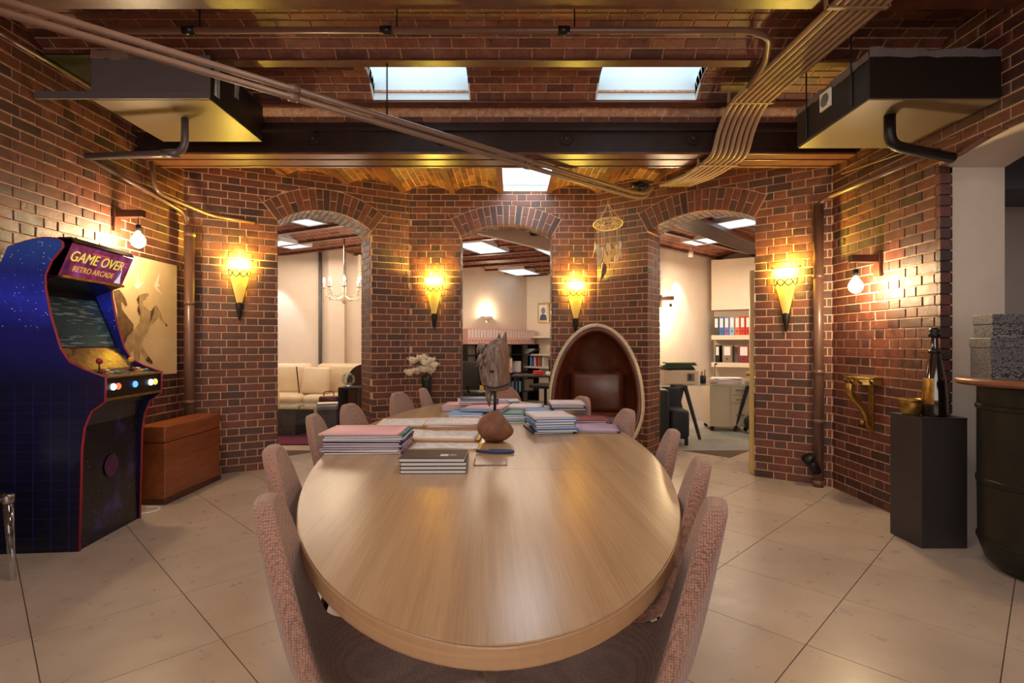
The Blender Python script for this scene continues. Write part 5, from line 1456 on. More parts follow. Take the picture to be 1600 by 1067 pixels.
def stack(px0, px1, pyf, depth, layers, where, group, rz=0.0, jit=.012, lines=False, zbase=TZ, fan=0.0):
    """pile of folders; px0..px1 = front edge at table level, layers from the bottom: (colour, thickness, colour of the top)"""
    a, e = tpt(px0, pyf, zbase), tpt(px1, pyf, zbase); w_ = e.x - a.x; cx, cy = (a.x + e.x) / 2, a.y + depth / 2
    c4 = (cx - w_ / 2, cx + w_ / 2, cy - depth / 2, cy + depth / 2)
    for (r4, top_) in PILES:                          # a pile laid partly over another one rests on it
        ox, oy = min(c4[1], r4[1]) - max(c4[0], r4[0]), min(c4[3], r4[3]) - max(c4[2], r4[2])
        if ox > 0 and oy > 0 and ox * oy > .006: zbase = max(zbase, top_)
    z = zbase + .0006; rs = random.Random(seedn[0]); seedn[0] += 1
    for i, (col, h_, top) in enumerate(layers):
        r_ = rz + rs.uniform(-.05, .05); dx, dy = rs.uniform(-jit, jit), rs.uniform(-jit, jit) + fan * i
        pos_ = 'topmost' if i == len(layers) - 1 else 'bottom' if i == 0 else {1: 'second', 2: 'third', 3: 'fourth', 4: 'fifth', 5: 'sixth', 6: 'seventh', 7: 'eighth', 8: 'ninth'}[i]
        if len(layers) == 1: lab = '%s folder of papers lying %s' % (COLN[col], where)
        else: lab = '%s folder %s in the pile %s' % (COLN[col], {'topmost': 'on top', 'bottom': 'at the bottom'}.get(pos_, pos_ + ' from the bottom'), where)
        t, c_ = folder(cx + dx, cy + dy, z, w_, depth, h_, r_, col, lab, group, top=top)
        if lines and i == len(layers) - 1: form_lines(t, w_, depth, h_, 6, seedn[0])
        z += h_ + .0024
    PILES.append((c4, z))
    return z
L = lambda s, h=.010: [tuple((c if c == 'paper' else 'c_' + c, h, None)) for c in s.split()]
# pink-topped thick pile beside the notebooks
lay = L('purple pale purple lilac navy purple pale teal', .0095); lay.append(('c_pink', .008, 'c_pink'))
stack(500, 626, 710, .30, lay, 'with the pink sheet on top', 'thick pile topped with pink', .01)
# white printed forms in yellow folders
def yl(where, px0, px1, pyf, depth, rz, n=1, cols='yellow'):
    lay = [('c_' + c, .009, 'paper') for c in cols.split()]
    stack(px0, px1, pyf, depth, lay, where, 'yellow folders with printed forms', rz, lines=True)
yl('behind the pink sheet', 585, 668, 669, .33, .10, cols='orange yellow')
yl('beside the stone base', 612, 652, 690, .30, -.35, cols='yellow yellow')
yl('right behind the notebooks', 640, 745, 703, .16, -.02, cols='yellow')
yl('behind the notebooks, second row', 648, 748, 690, .26, .02, cols='orange yellow')
yl('behind the notebooks, third row', 662, 745, 670, .30, .04, cols='orange pink yellow')
# fanned pale and blue folders left of the sculpture
stack(700, 757, 660, .30, L('navy sky pale sky'), 'left of the sculpture', 'folders around the sculpture', -.10, fan=.02)
stack(692, 745, 645, .30, L('wine pink pale pink', .011), 'at the table head', 'folders around the sculpture', -.06, fan=.02)
stack(696, 744, 637, .28, L('pink wine'), 'at the far table rim', 'folders around the sculpture', .05)
stack(750, 800, 640, .30, L('green_dark pale green navy', .010), 'right behind the sculpture', 'folders around the sculpture', .14)
stack(762, 822, 661, .30, L('teal sky pale teal', .011), 'with teal edges', 'folders around the sculpture', .04, fan=.015)
stack(790, 850, 646, .30, L('blue pale navy pale', .010), 'behind the teal-edged folders', 'folders around the sculpture', -.08)
stack(728, 790, 655, .28, L('pale sky pink', .009), 'next to the light blue ones', 'folders around the sculpture', -.16, .02)
stack(742, 812, 632, .26, L('pale green pale', .008), 'at the far table head', 'folders around the sculpture', .10, .02)
stack(715, 775, 649, .28, L('wine pale navy', .009), 'under the dark red ones', 'folders around the sculpture', .08, .02)
# thick blue pile on the right and flat lilac folders
stack(830, 897, 678, .32, L('navy blue pale blue sky blue pale', .0125), 'with thick blue covers', 'thick blue pile', .13, .016)
stack(822, 880, 655, .30, L('blue sky pale blue', .012), 'behind the thick blue pile', 'thick blue pile', -.05, .016)
stack(902, 970, 677, .28, L('wine lilac', .008), 'beside the blue pile', 'flat folders by the blue pile', -.10)
stack(890, 952, 665, .28, L('purple lilac wine', .009), 'behind the lilac pair', 'flat folders by the blue pile', -.03)
stack(862, 916, 653, .30, L('navy purple wine pale', .010), 'near the egg chair rim', 'flat folders by the blue pile', .02)
# clear badge sleeve and blue lanyard strap
plain('c_sleeve', rgb(170, 160, 150), 0.15, coat=0.6)
q = tpt(766, 727)
sl_ = thing('badge_sleeve', 'clear plastic sleeve with a pale card lying in front of the stone base', 'card sleeve', (q.x, q.y, TZ), 0.02)
MB().box(-.072, .072, .0, .125, .0, .003).obj('card', 'c_sleeve', sl_, bevel=.001)
MB().box(-.076, .076, -.006, -.002, .0, .005).box(-.078, -.074, -.006, .13, 0, .005).box(.074, .078, -.006, .13, 0, .005).obj('sleeve_edge', 'c_grey', sl_, bevel=.001)
q = tpt(770, 709)
tag(MB().tube(smooth_path([(q.x - .085, q.y + .02, TZ + .012), (q.x - .03, q.y + .0, TZ + .012), (q.x + .03, q.y - .01, TZ + .012), (q.x + .10, q.y + .0, TZ + .010), (q.x + .08, q.y + .012, TZ + .013), (q.x - .02, q.y + .02, TZ + .013)]), .0085, 8).obj('lanyard_strap', 'c_navy', smooth=True), 'dark blue folded strap lying on the clear badge sleeve', 'strap')
# white charging cable behind the arcade machine
tag(MB().tube(smooth_path([(-2.86, 4.11, .006), (-2.80, 4.16, .006), (-2.78, 4.24, .006), (-2.84, 4.30, .006), (-2.92, 4.28, .006)]), .005, 8).obj('power_cable', 'white', smooth=True), 'thin white cable on the floor between arcade machine and chest', 'cable')

# ================================================================== LOUNGE (left arch)
def cushion(b, x0, x1, y0, y1, z0, z1): return b.box(x0, x1, y0, y1, z0, z1)
sf = thing('sofa', 'long cream leather sofa along the lounge wall', 'sofa', (-3.6, 8.85, 0))
MB().box(-.75, 1.35, -.42, .44, .10, .34).obj('base', 'cream_leather', sf, bevel=.03, smooth=True)
for x in (-.73, .30):
    MB().box(x, x + 1.0, -.44, .20, .33, .50).obj('seat_cushion', 'cream_leather', sf, bevel=.06, smooth=True)
    MB().box(x + .02, x + .98, .12, .34, .48, .98).xf(Matrix.Translation((0, 0, 0))).obj('back_cushion', 'cream_leather', sf, bevel=.08, smooth=True)
MB().box(-.75, 1.35, .30, .46, .30, .86).obj('back', 'cream_leather', sf, bevel=.05, smooth=True)
for x in (-.70, 1.30):
    for y in (-.38, .40): MB().lathe([(.02, 0), (.025, .10)], 10).obj('foot', 'black_metal', sf, loc=(x, y, 0))
for (x, rz, lab) in ((-.86, .18, 'cream scatter cushion with dark piping at the arm end of the sofa'), (.20, -.15, 'cream scatter cushion with dark piping in the middle of the sofa')):
    cu_ = thing('scatter_cushion', lab, 'cushion', (-3.6 + x + .2, 8.70, .50), rz, 'scatter cushions on the cream sofa')
    MB().box(-.24, .24, -.06, .06, .0, .44).obj('pad', 'cream_leather', cu_, bevel=.05, smooth=True, rot=(-.25, 0, 0))
    MB().tube([(-.25, -.02, .01), (-.25, -.10, .44)], .010, 8).obj('piping', 'brown_leather', cu_)
s2 = thing('sofa', 'cream leather sofa section with a tall square arm facing the glass table', 'sofa', (-4.10, 8.15, 0))
MB().box(-.85, .38, -.12, .22, .10, .34).obj('base', 'cream_leather', s2, bevel=.03, smooth=True)
MB().box(-.85, .26, -.11, .21, .33, .50).obj('seat_cushion', 'cream_leather', s2, bevel=.05, smooth=True)
MB().box(.26, .50, -.14, .22, .05, .66).obj('arm', 'cream_leather', s2, bevel=.05, smooth=True)
for x in (-.8, .42):
    for y in (-.08, .18): MB().lathe([(.02, 0), (.02, .10)], 10).obj('foot', 'black_metal', s2, loc=(x, y, 0))
rg = MB().box(-1.25, .85, -1.0, .55, 0, .015).obj('rug', 'rug'); rg.location = (-2.75, 7.95, 0); tag(rg, 'wine red shaggy rug under the glass coffee table', 'rug')
ct = thing('coffee_table', 'glass coffee table on two grey blocks in the lounge', 'coffee table', (-2.97, 7.86, .016), math.radians(-6))
MB().box(-.58, .60, -.40, .40, .38, .395).obj('glass_top', 'glass', ct, bevel=.003)
MB().box(-.50, .55, -.30, .30, .14, .152).obj('glass_shelf', 'glass', ct, bevel=.002)
plain('slate', rgb(92, 92, 94), 0.6, var=0.2, scale=14)
for x in (-.20, .40): MB().box(x - .14, x + .14, -.28, .28, 0, .38).obj('block', 'slate', ct, bevel=.004)
for k in range(4):
    t = thing('magazine', ['white magazine at the bottom of the coffee table pile', 'pale magazine second in the coffee table pile', 'grey magazine third in the coffee table pile', 'white magazine on top of the coffee table pile'][k], 'magazine', (-2.66, 7.80, .413 + k * .0105), .1 * k, 'magazines on the coffee table')
    MB().box(-.15, .15, -.11, .11, 0, .010).obj('pages', ['paper', 'c_pale', 'c_grey', 'paper'][k], t); MB().box(-.151, .151, -.111, .111, .0093, .0105).obj('cover', ['white', 'c_pale', 'c_grey', 'white'][k], t)
hb = thing('handbag', 'small dark brown leather bag on the coffee table', 'bag', (-2.76, 8.10, .413), .2)
MB().box(-.14, .14, -.05, .05, 0, .11).obj('body', 'brown_leather', hb, bevel=.025, smooth=True)
MB().tube(smooth_path([(-.07, 0, .10), (-.06, 0, .17), (.06, 0, .17), (.07, 0, .10)]), .008, 8).obj('handle', 'brown_leather', hb, smooth=True)
# dark side table with round-backed chair and glass bowl
sd_ = thing('side_table', 'dark wood side table carrying a glass ball in the lounge', 'table', (-2.10, 7.05, 0))
MB().box(-.13, .13, -.16, .16, .72, .75).obj('top', 'black', sd_, bevel=.004)
for x in (-.11, .11):
    for y in (-.14, .14): MB().box(x - .018, x + .018, y - .018, y + .018, 0, .72).obj('leg', 'black', sd_)
MB().box(-.13, -.12, -.16, .16, .12, .72).obj('side_panel', 'black', sd_)
gb = thing('glass_ball', 'facetted clear glass ball on the dark side table', 'ornament', (-2.13, 7.00, .75))
MB().ball((0, 0, .095), .09, 10, 6).obj('ball', 'glass', gb); MB().lathe([(.05, 0), (.05, .012), (.03, .02)], 14).obj('stand', 'steel', gb)
rc = thing('round_back_chair', 'brown wooden chair with a tall rounded back in the lounge', 'chair', (-2.10, 7.62, 0))
pts = [(-.24, .30)] + [(-.24 + .0, .75)] + [( .24 * math.cos(PI - PI * i / 14), .75 + .27 * math.sin(PI * i / 14)) for i in range(1, 14)] + [(.24, .75), (.24, .30)]
MB().prism(pts[::-1], 'y', -.02, .02).obj('backrest', 'dark_wood', rc, bevel=.006)
MB().box(-.24, .24, .0, .42, .42, .47).obj('seat', 'brown_leather', rc, bevel=.01)
for x in (-.21, .21):
    for y in (.0, .40): MB().box(x - .02, x + .02, y - .02, y + .02, 0, .42).obj('leg', 'dark_wood', rc)
# chandelier
cp = P(538, 452, 7.9)
cd = thing('chandelier', 'crystal candle chandelier hanging in the lounge', 'chandelier', (cp.x, 7.9, cp.z))
MB().tube([(0, 0, -.2), (0, 0, .80)], .012, 10).obj('stem', 'steel', cd, smooth=True)
MB().lathe([(0, -.22), (.03, -.2), (.05, -.14), (.02, -.08), (.035, 0), (.02, .06), (0, .07)], 16).obj('glass_column', 'crystal', cd, smooth=True)
for k in range(8):
    a_ = 2 * PI * k / 8 + .3; c_, s_ = math.cos(a_), math.sin(a_)
    arm = MB().tube(smooth_path([(.02 * c_, .02 * s_, -.10), (.12 * c_, .12 * s_, -.16), (.24 * c_, .24 * s_, -.10), (.28 * c_, .28 * s_, .0)]), .008, 8).obj('arm', 'crystal', cd, smooth=True)
    MB().lathe([(.0, 0), (.035, .01), (.04, .02), (.012, .022), (.012, .09), (0, .09)], 12, (.28 * c_, .28 * s_, 0)).obj('candle_cup', 'white', arm, smooth=True)
    MB().lathe([(.0, .09), (.013, .10), (.018, .12), (.012, .145), (0, .165)], 10, (.28 * c_, .28 * s_, 0)).obj('candle_bulb', 'candle_glow', arm, smooth=True)
    for q_ in range(5):
        MB().ball((.28 * c_, .28 * s_, -.03 - .035 * q_), .010, 6, 4, (1, 1, 1.3)).obj('crystal', 'crystal', arm)
    sw = MB()
    for q_ in range(9):
        f = q_ / 8; a2 = a_ + f * 2 * PI / 8; sw.ball((.26 * math.cos(a2), .26 * math.sin(a2), -.05 - .07 * math.sin(PI * f)), .010, 6, 4)
    sw.obj('crystal_swag', 'crystal', cd)
ch_ = MB()
for k in range(9):
    for q_ in range(14): ch_.ball((.22 + .012 * (k % 3), .03 * (k // 3) - .03, .16 + q_ * .026), .010, 6, 4)
ch_.obj('crystal_strand', 'crystal', cd)
light('chandelier_light', 'POINT', (0, 0, .16), 10, (1.0, .80, .55), .28, parent=cd)
struct(MB().box(-.14, .14, -.12, .0, 0, 3.1).obj('trim_4', 'plaster', loc=(P(529, 400, 9.4).x, 9.40, 0)), 'square pilaster on the lounge wall')
struct(MB().lathe([(.03, 0), (.03, 3.0)], 12).obj('trim_5', 'slate', smooth=True, loc=(P(500, 400, 9.33).x, 9.34, 0)), 'grey service pipe on the lounge wall')  # slim grey upright cylinder against the lounge wall
# wall-washing spot in the lounge
def ceiling_spot(loc, target, power, label, color=(0.80, 0.92, 1.0), size=55):
    t = thing('spotlight', label, 'spotlight', loc)
    dv_ = (Vector(target) - Vector(loc)).normalized(); rot = dv_.to_track_quat('-Z', 'Y').to_euler()
    MB().lathe([(.0, .06), (.035, .06), (.04, -.04), (.034, -.04), (.03, .02), (0, .02)], 16).obj('can', 'white', t, smooth=True, rot=rot)
    MB().tube([(0, 0, .02), (0, 0, .12)], .008, 8).obj('stem', 'white', t)
    l = light('spot_light', 'SPOT', (dv_.x * .05, dv_.y * .05, dv_.z * .05), power, color, .02, rot, parent=t, spot=math.radians(size), blend=.6)
ceiling_spot((-4.15, 8.95, 2.76), (-4.05, 9.45, 1.2), 45, 'small white ceiling spot washing the lounge wall')
p_ = P(1063, 392, 8.75); ceiling_spot((p_.x + .12, 8.60, 2.74), (p_.x + .10, 9.05, 1.3), 40, 'small white ceiling spot washing the study wall')

# ================================================================== MIDDLE OFFICE
def along(A, B, px):
    u = seg_u(A, B, px); d = Vector((B[0] - A[0], B[1] - A[1])).normalized(); return Vector((A[0] + d.x * u, A[1] + d.y * u, 0)), math.atan2(d.y, d.x)
OF = ((-2.0, 9.9), (0.35, 12.6)); OS = ((0.35, 12.6), (2.6, 10.95)); SFar = ((1.55, 7.79), (3.69, 9.82)); SSh = ((3.69, 9.82), (5.6, 8.65))
p_, a_ = along(*OF, 760); z_ = EYE + (HOR - 494) / FPX * p_.y
wl = thing('uplighter', 'half-round plaster uplighter on the office wall above the binders', 'wall lamp', (p_.x, p_.y, z_), a_)
MB().lathe([(.02, -.10), (.08, -.07), (.14, 0), (.135, 0), (.07, -.06), (.02, -.085)], 20, a0=PI, a1=2 * PI).obj('bowl', 'white', wl, smooth=True)
light('uplight', 'POINT', (0, -.09, .05), 22, (1.0, .80, .50), .04, parent=wl)
# binder shelving along the office wall
p_, a_ = along(*OF, 772); dO = Vector((math.cos(a_), math.sin(a_), 0)); nO = Vector((dO.y, -dO.x, 0))
sh = thing('shelving_unit', 'dark metal office shelving full of pink binders', 'shelving', (p_.x + nO.x * .02, p_.y + nO.y * .02, 0), a_)
SW = 1.15
for z in (.25, .68, 1.08, 1.30): MB().box(-SW, SW, -.32, 0, z - .02, z).obj('shelf', 'black_metal', sh)
for x in (-SW, -SW / 2, .0, SW / 2, SW): MB().box(x - .02, x + .02, -.32, 0, 0, 1.30).obj('upright', 'black_metal', sh)
def binder(loc, rz, w_, h_, d_, col, label, group):
    t = thing('ring_binder', label, 'binder', loc, rz, group)
    MB().box(0, w_, -d_, 0, 0, h_).obj('case', col, t, bevel=.002)
    MB().box(w_ * .18, w_ * .82, -d_ - .0015, -d_ + .001, h_ * .42, h_ * .92).obj('spine_label', 'paper', t)
    MB().lathe([(.012, 0), (.012, .003), (.007, .004)], 10).xf(Matrix.Rotation(PI / 2, 4, 'X')).obj('finger_ring', 'black', t, loc=(w_ / 2, -d_, h_ * .22))
    return t
rb = random.Random(8)
k_ = 0
for (z, xs, n) in ((1.30, -1.10, 24), (.68, -.55, 9)):
    for k in range(n):
        x = xs + k * .090
        if x > 1.05: break
        wp = sh.location + dO * x + nO * .02
        binder((wp.x, wp.y, z), a_, .083, .315, .27, 'c_binder_pink', 'pink binder in the long row on top of the office shelving' if z > 1 else 'pink binder on the lower shelf of the office shelving', 'pink binders on the office shelving' if z > 1 else 'pink binders on the lower office shelf')
for (x, z, w_, h_, c_, lab) in ((-.80, .68, .22, .16, 'c_yellow', 'yellow box file'), (-.78, .25, .30, .2, 'c_yellow', 'yellow tray'), (.55, .68, .16, .24, 'paper', 'white box of papers'), (.85, .25, .3, .25, 'c_grey', 'grey storage box'), (.5, .25, .22, .22, 'c_sky', 'light blue box file')):
    wp = sh.location + dO * x + nO * .03
    t = thing('file_box', lab + ' on the office shelving', 'box', (wp.x, wp.y, z), a_)
    MB().box(-w_ / 2, w_ / 2, -.25, 0, 0, h_).obj('body', c_, t, bevel=.003); MB().box(-w_ / 2 - .003, w_ / 2 + .003, -.253, .0, h_ - .03, h_ + .002).obj('lid', c_, t, bevel=.002)
# portrait and shelves on the second office wall
p_, a2_ = along(*OS, 850); z_ = EYE + (HOR - 489) / FPX * p_.y; dS = Vector((math.cos(a2_), math.sin(a2_), 0)); nS = Vector((dS.y, -dS.x, 0))
pt_ = thing('portrait', 'small framed pencil portrait on the office wall', 'picture', (p_.x, p_.y, z_), a2_)
MB().box(-.155, .155, -.03, -.002, -.23, .23).obj('frame', 'gold_frame', pt_, bevel=.006)
MB().box(-.115, .115, -.033, -.028, -.185, .185).obj('mount', 'paper', pt_)
b = MB(); b.poly([(.055 * math.cos(2 * PI * i / 20), -.0335, .05 + .075 * math.sin(2 * PI * i / 20)) for i in range(20)]); b.obj('face_print', 'c_grey', pt_)
b = MB(); b.poly([(-.10, -.0335, -.17), (.10, -.0335, -.17), (.08, -.0335, -.06), (.03, -.0335, -.03), (-.03, -.0335, -.03), (-.08, -.0335, -.06)]); b.obj('coat_print', 'c_navy', pt_)
for (z, lab) in ((1.06, 'upper'), (.78, 'lower'), (1.46, 'top')):
    q_ = Vector((p_.x, p_.y, 0)) + nS * .0
    t = MB().box(-.55, .55, -.30, -.002, z - .02, z + .02).obj('shelf_board', 'plaster'); t.location = q_; t.rotation_euler = (0, 0, a2_); tag(t, '%s cream wall shelf under the portrait' % lab, 'shelf')
for k in range(11):
    wp = Vector((p_.x, p_.y, 0)) + dS * (-.45 + k * .055) + nS * .03
    z = 1.08 if k < 4 else .80
    if k < 4:
        t = thing('book', 'dark book lying on the upper shelf under the portrait', 'book', (wp.x + dS.x * .05, wp.y + dS.y * .05, z + k * .03), a2_, 'flat dark books under the portrait')
        MB().box(-.15, .15, -.22, 0, 0, .028).obj('cover', ['black', 'c_cover_black', 'c_navy', 'black'][k], t); MB().box(-.146, .146, -.222, -.004, .004, .024).obj('pages', 'paper', t)
    else:
        cc = ['c_sky', 'c_binder_blue', 'paper', 'c_red', 'c_orange', 'c_grey', 'paper'][k - 4]; nn = {'c_sky': 'light blue', 'c_binder_blue': 'blue', 'paper': 'white', 'c_red': 'red', 'c_orange': 'orange', 'c_grey': 'grey'}[cc]
        t = thing('book', '%s book standing on the lower shelf under the portrait' % nn, 'book', (wp.x, wp.y, z), a2_, 'standing books under the portrait')
        MB().box(0, .04, -.2, 0, 0, .22).obj('cover', cc, t); MB().box(.004, .036, -.196, -.004, .001, .222).obj('pages', 'paper', t)
# office desk and black swivel chairs
def office_chair(x, y, rz, label, col='black'):
    t = thing('office_chair', label, 'chair', (x, y, 0), rz)
    MB().box(-.24, .24, -.24, .24, .44, .52).obj('seat', col, t, bevel=.03, smooth=True)
    MB().box(-.22, .22, .20, .27, .55, 1.02).obj('backrest', col, t, bevel=.03, smooth=True)
    MB().tube([(0, 0, .44), (0, 0, .08)], .03, 10).obj('column', 'black_metal', t)
    MB().tube([(0, .22, .48), (0, .29, .60)], .02, 8).obj('back_stem', 'black_metal', t)
    for k in range(5):
        a = 2 * PI * k / 5; lg = MB().tube([(0, 0, .09), (.28 * math.cos(a), .28 * math.sin(a), .065)], [.025, .016], 8).obj('base_arm', 'black_metal', t)
        MB().ball((.28 * math.cos(a), .28 * math.sin(a), .03), .03, 10, 6).obj('castor', 'black', lg, smooth=True)
office_chair(-.60, 9.1, 2.6, 'black swivel chair in front of the pink binders')
office_chair(.66, 10.6, -2.2, 'black swivel chair under the portrait')
dk = thing('desk', 'black topped desk in the middle office', 'desk', (.52, 9.75, 0), -.1)
MB().box(-.50, .75, -.35, .35, .72, .75).obj('top', 'black', dk, bevel=.003)
for x in (-.44, .69):
    for y in (-.3, .3): MB().box(x - .02, x + .02, y - .02, y + .02, 0, .72).obj('leg', 'black_metal', dk)
for (x, w_, h_, c_, lab) in ((.30, .2, .05, 'paper', 'white paper pile on the black office desk'), (.62, .26, .16, 'black', 'black desktop box on the black office desk'), (.05, .16, .07, 'c_red', 'red paper pile on the black office desk')):
    t = thing('desk_pile', lab, 'papers', (.52 + x - .1, 9.72, .75), .1)
    MB().box(-w_ / 2, w_ / 2, -.12, .12, 0, h_ * .5).obj('lower_block', c_, t, bevel=.004); MB().box(-w_ / 2 + .01, w_ / 2, -.11, .115, h_ * .5, h_).obj('upper_block', c_, t, bevel=.004)

# ================================================================== STUDY (right arch)
p_, a3_ = along(*SSh, 1150); dT = Vector((math.cos(a3_), math.sin(a3_), 0)); nT = Vector((dT.y, -dT.x, 0)); o_ = Vector((3.69, 9.82, 0))
def sloc(u, out=0.0, z=0.0): return (o_.x + dT.x * u + nT.x * out, o_.y + dT.y * u + nT.y * out, z)
un = thing('overhead_cabinet', 'cream overhead cabinet on the study wall', 'cabinet', sloc(0.02, .0), a3_)
MB().box(0, 1.55, -.34, -.004, 1.90, 2.79).obj('body', 'plaster', un, bevel=.003)
for k in range(2): MB().box(.01 + k * .77, .77 + k * .77, -.352, -.342, 1.905, 2.785).obj('door', 'plaster', un, bevel=.002)
for (z, lab) in ((1.46, 'upper'), (.98, 'lower')):
    t = MB().box(0, 1.55, -.34, -.004, z - .08, z).obj('shelf_board', 'plaster', bevel=.003); t.location = sloc(.02); t.rotation_euler = (0, 0, a3_); tag(t, '%s thick cream shelf of binders in the study' % lab, 'shelf')
for k, (c_, nn) in enumerate((('black', 'black'), ('c_binder_blue', 'blue'), ('c_violet', 'violet'), ('c_sky', 'light blue'), ('c_binder_orange', 'orange'), ('c_red', 'bright red'), ('c_red', 'bright red'), ('c_red', 'bright red'), ('c_wine', 'dark red'))):
    wp = sloc(.06 + k * .086, .06, 1.461); binder(wp, a3_, .080, .32, .26, c_, '%s ring binder on the upper study shelf' % nn, 'ring binders on the upper study shelf')
for k, (u, w_, c_, nn) in enumerate(((.08, .075, 'black', 'black'), (.20, .16, 'c_grey', 'grey'), (.46, .18, 'c_wine', 'dark red'), (.66, .10, 'c_cover_black', 'charcoal'))):
    binder(sloc(u, .06, .981), a3_, w_, .30, .26, c_, '%s box file on the lower study shelf' % nn, 'box files on the lower study shelf')
# desk with glass top and dark trestle legs
q_ = P(1095, 592, 7.95)
dk = thing('desk', 'glass topped study desk on dark slanted trestle legs', 'desk', (3.02, 7.70, 0), math.radians(-4))
MB().box(-1.0, 1.0, -.40, .45, .735, .75).obj('glass_top', 'glass', dk, bevel=.003)
plain('trestle', rgb(34, 40, 48), 0.45)
for x in (-.62, .48):
    tr_ = MB().box(x - .03, x + .03, -.38, .38, .69, .733).obj('trestle_bar', 'trestle', dk, bevel=.003)
    for s in (-1, 1):
        for e in (-1, 1): MB().tube([(x + e * .02, s * .30, .70), (x + e * .20, s * .36, 0)], [.03, .022], 8).obj('trestle_leg', 'trestle', tr_)
pd = thing('drawer_pedestal', 'cream drawer pedestal on castors under the study desk', 'drawers', (3.30, 8.25, 0), math.radians(-8))
MB().box(-.30, .26, -.22, .28, .07, .70).obj('body', 'drawer_white', pd, bevel=.004)
for (z0_, z1_) in ((.55, .69), (.42, .54), (.09, .41)):
    d_ = MB().box(.0, .25, -.232, -.221, z0_, z1_).obj('drawer', 'drawer_white', pd, bevel=.002); MB().box(.07, .19, -.242, -.232, (z0_ + z1_) / 2 - .006, (z0_ + z1_) / 2 + .006).obj('handle', 'steel', d_)
for x in (-.26, .22):
    for y in (-.18, .24): MB().ball((x, y, .035), .034, 10, 6).obj('castor', 'black', pd, smooth=True)
pr = thing('printer', 'pale desktop printer stacked with papers on the study desk', 'printer', (2.38, 7.62, .75), math.radians(-6))
MB().box(-.25, .22, -.18, .18, 0, .19).obj('body', 'drawer_white', pr, bevel=.01); MB().box(.06, .16, -.186, -.178, .04, .15).obj('control_panel', 'c_grey', pr); MB().box(.08, .12, -.19, -.184, .06, .14).obj('display', 'c_navy', pr)
for k in range(5):
    t = thing('paper_pile', 'loose %s pile on top of the study printer' % ['black folder', 'dark folder', 'green folder', 'black magazine', 'yellow-green sheet'][k], 'papers', (2.36 + rb.uniform(-.03, .03), 7.62, .941 + k * .022), rb.uniform(-.3, .2), 'things on the printer')
    MB().box(-.21, .21, -.13, .13, 0, .010).obj('lower_sheets', ['black', 'c_cover_black', 'c_green_dark', 'black', 'c_green'][k], t); MB().box(-.20, .19, -.135, .125, .010, .021).obj('upper_sheets', ['black', 'c_green_dark', 'c_green_dark', 'black', 'c_green'][k], t)
for k in range(6):
    t = thing('paper_pile', ['red folder at the bottom of the study desk pile', 'pink folder second in the study desk pile', 'white folder third in the study desk pile', 'red folder fourth in the study desk pile', 'white papers fifth in the study desk pile', 'white papers on top of the study desk pile'][k], 'papers', (3.02 + rb.uniform(-.02, .02), 7.55, .751 + k * .014), rb.uniform(-.2, .2), 'paper pile on the study desk')
    MB().box(-.20, .20, -.13, .13, 0, .002).obj('cover', ['c_red', 'c_pink', 'paper', 'c_red', 'paper', 'paper'][k], t); MB().box(-.19, .195, -.132, .125, .002, .0135).obj('sheets', 'paper', t)
pc = thing('pen_cup', 'black pen cup beside the study printer', 'cup', (2.70, 7.60, .75)); MB().lathe([(0, 0), (.04, 0), (.042, .11), (.037, .11), (.035, .01), (0, .01)], 16).obj('cup', 'black', pc, smooth=True)
for k in range(5): MB().tube([(.01 * (k - 2), .008 * (k % 3 - 1), .02), (.018 * (k - 2), .014 * (k % 3 - 1), .16 + .01 * k)], .004, 6).obj('pen', ['c_blue', 'black', 'c_red', 'black', 'c_grey'][k], pc)
for k in range(3):
    t = thing('desk_clutter', ['small white box on the far end of the study desk', 'grey stapler on the far end of the study desk', 'flat pale notepad on the far end of the study desk'][k], ['box', 'stapler', 'notepad'][k], (3.45 + .17 * k, 7.55, .751), .2 * k)
    hgt = (.10, .045, .02)[k]; MB().box(-.05, .05, -.04, .04, 0, hgt * .6).obj('lower_body', ['white', 'c_grey', 'c_pale'][k], t, bevel=.003); MB().box(-.048, .05, -.038, .038, hgt * .6, hgt).obj('upper_body', ['c_pale', 'black', 'white'][k], t, bevel=.003)
dl = thing('desk_lamp', 'thin dark desk lamp stem behind the study papers', 'lamp', (3.0, 7.95, .75)); MB().lathe([(.06, 0), (.06, .012), (.01, .016)], 16).obj('base', 'black', dl); MB().tube([(0, 0, .01), (0, 0, .25)], .006, 8).obj('stem', 'black', dl); MB().tube([(0, 0, .25), (.03, 0, .27)], .012, 8).obj('head', 'black', dl)
bc = thing('blue_chair', 'dark blue upholstered chair with slab sides at the study desk', 'chair', (2.03, 7.15, 0), math.radians(-3))
MB().box(-.30, .0, -.28, .28, 0, .72).obj('side_slab', 'dark_blue', bc, bevel=.03, smooth=True)
MB().box(.02, .27, -.24, .26, .08, .46).obj('seat', 'dark_blue', bc, bevel=.05, smooth=True)
MB().box(-.02, .27, .20, .30, .10, .72).obj('backrest', 'dark_blue', bc, bevel=.04, smooth=True)
for x in (.05, .23):
    for y in (-.2, .24): MB().box(x - .02, x + .02, y - .02, y + .02, 0, .09).obj('foot', 'black', bc)
bg = thing('shoulder_bag', 'black bag lying on the study floor by the drawers', 'bag', (3.62, 7.85, 0), .1)
b = MB().ball((0, 0, .16), .22, 18, 10, (1.05, .6, .72)); lump(b, 2.0, .02, 6); b.v = [(x, y, max(z, .0)) for x, y, z in b.v]; b.obj('body', 'black', bg, smooth=True)
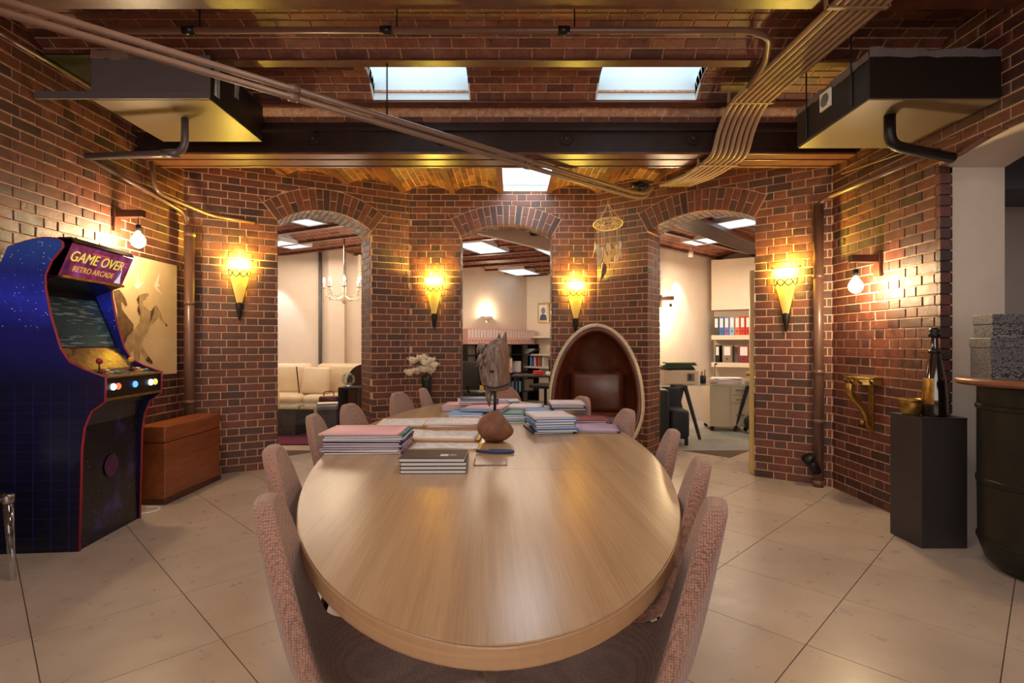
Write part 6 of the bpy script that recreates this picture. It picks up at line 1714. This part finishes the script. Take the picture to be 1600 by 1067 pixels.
MB().tube(smooth_path([(-.15, -.08, .22), (-.10, -.14, .33), (.08, -.14, .33), (.14, -.08, .22)]), .010, 8).obj('strap', 'black', bg, smooth=True)
for (x, y, c_, lab) in ((4.15, 8.15, 'dark_blue', 'dark blue rucksack leaning under the study shelves'), (4.45, 7.7, 'black', 'black rucksack under the study shelves by the door')):
    t = thing('rucksack', lab, 'bag', (x, y, 0), .3); b = MB().ball((0, 0, .24), .27, 18, 10, (.9, .6, .95)); lump(b, x, .03, 5); b.v = [(q[0], q[1], max(q[2], 0)) for q in b.v]; b.obj('body', c_, t, smooth=True)
    MB().tube(smooth_path([(-.06, -.10, .44), (-.04, -.1, .53), (.04, -.1, .53), (.06, -.10, .44)]), .012, 8).obj('grab_loop', c_, t, smooth=True)
t = thing('paper_bag', 'white paper bundle on the rucksacks under the study shelves', 'papers', (4.10, 8.42, 0), .2); MB().box(-.16, .16, -.1, .1, 0, .55).obj('bundle', 'c_pale', t, bevel=.01); MB().box(-.14, .15, -.09, .09, .55, .68).obj('loose_sheets', 'paper', t, bevel=.004)
# bare-bulb lamp on the study wall
p_, a4_ = along(*SFar, 1031); z_ = EYE + (HOR - 467) / FPX * p_.y
bl3 = bulb_lamp(Vector((p_.x, p_.y, z_)), 1, 'wooden bracket lamp with a bare bulb on the cream study wall', 12); bl3.rotation_euler = (0, 0, a4_ - PI / 2)
# perforated cable tray under the study ceiling
ty = thing('cable_tray', 'brown perforated cable tray hanging under the study ceiling', 'cable tray', (2.86, 7.27, 2.74), math.radians(48.6))
MB().box(-1.35, 1.6, -.17, .17, 0, .006).obj('tray_bed', 'beam_paint', ty)
for s in (-1, 1): MB().box(-1.35, 1.6, s * .17 - .006, s * .17 + .006, 0, .05).obj('tray_side', 'beam_paint', ty)
for k in range(9): MB().box(-1.35, 1.6, -.15 + k * .036, -.138 + k * .036, -.006, 0).obj('tray_rib', 'girder_paint', ty)
for x in (-1.0, 0.1, 1.2): MB().tube([(x, .17, .03), (x, .17, .14)], .005, 6).obj('hanger', 'black_metal', ty)
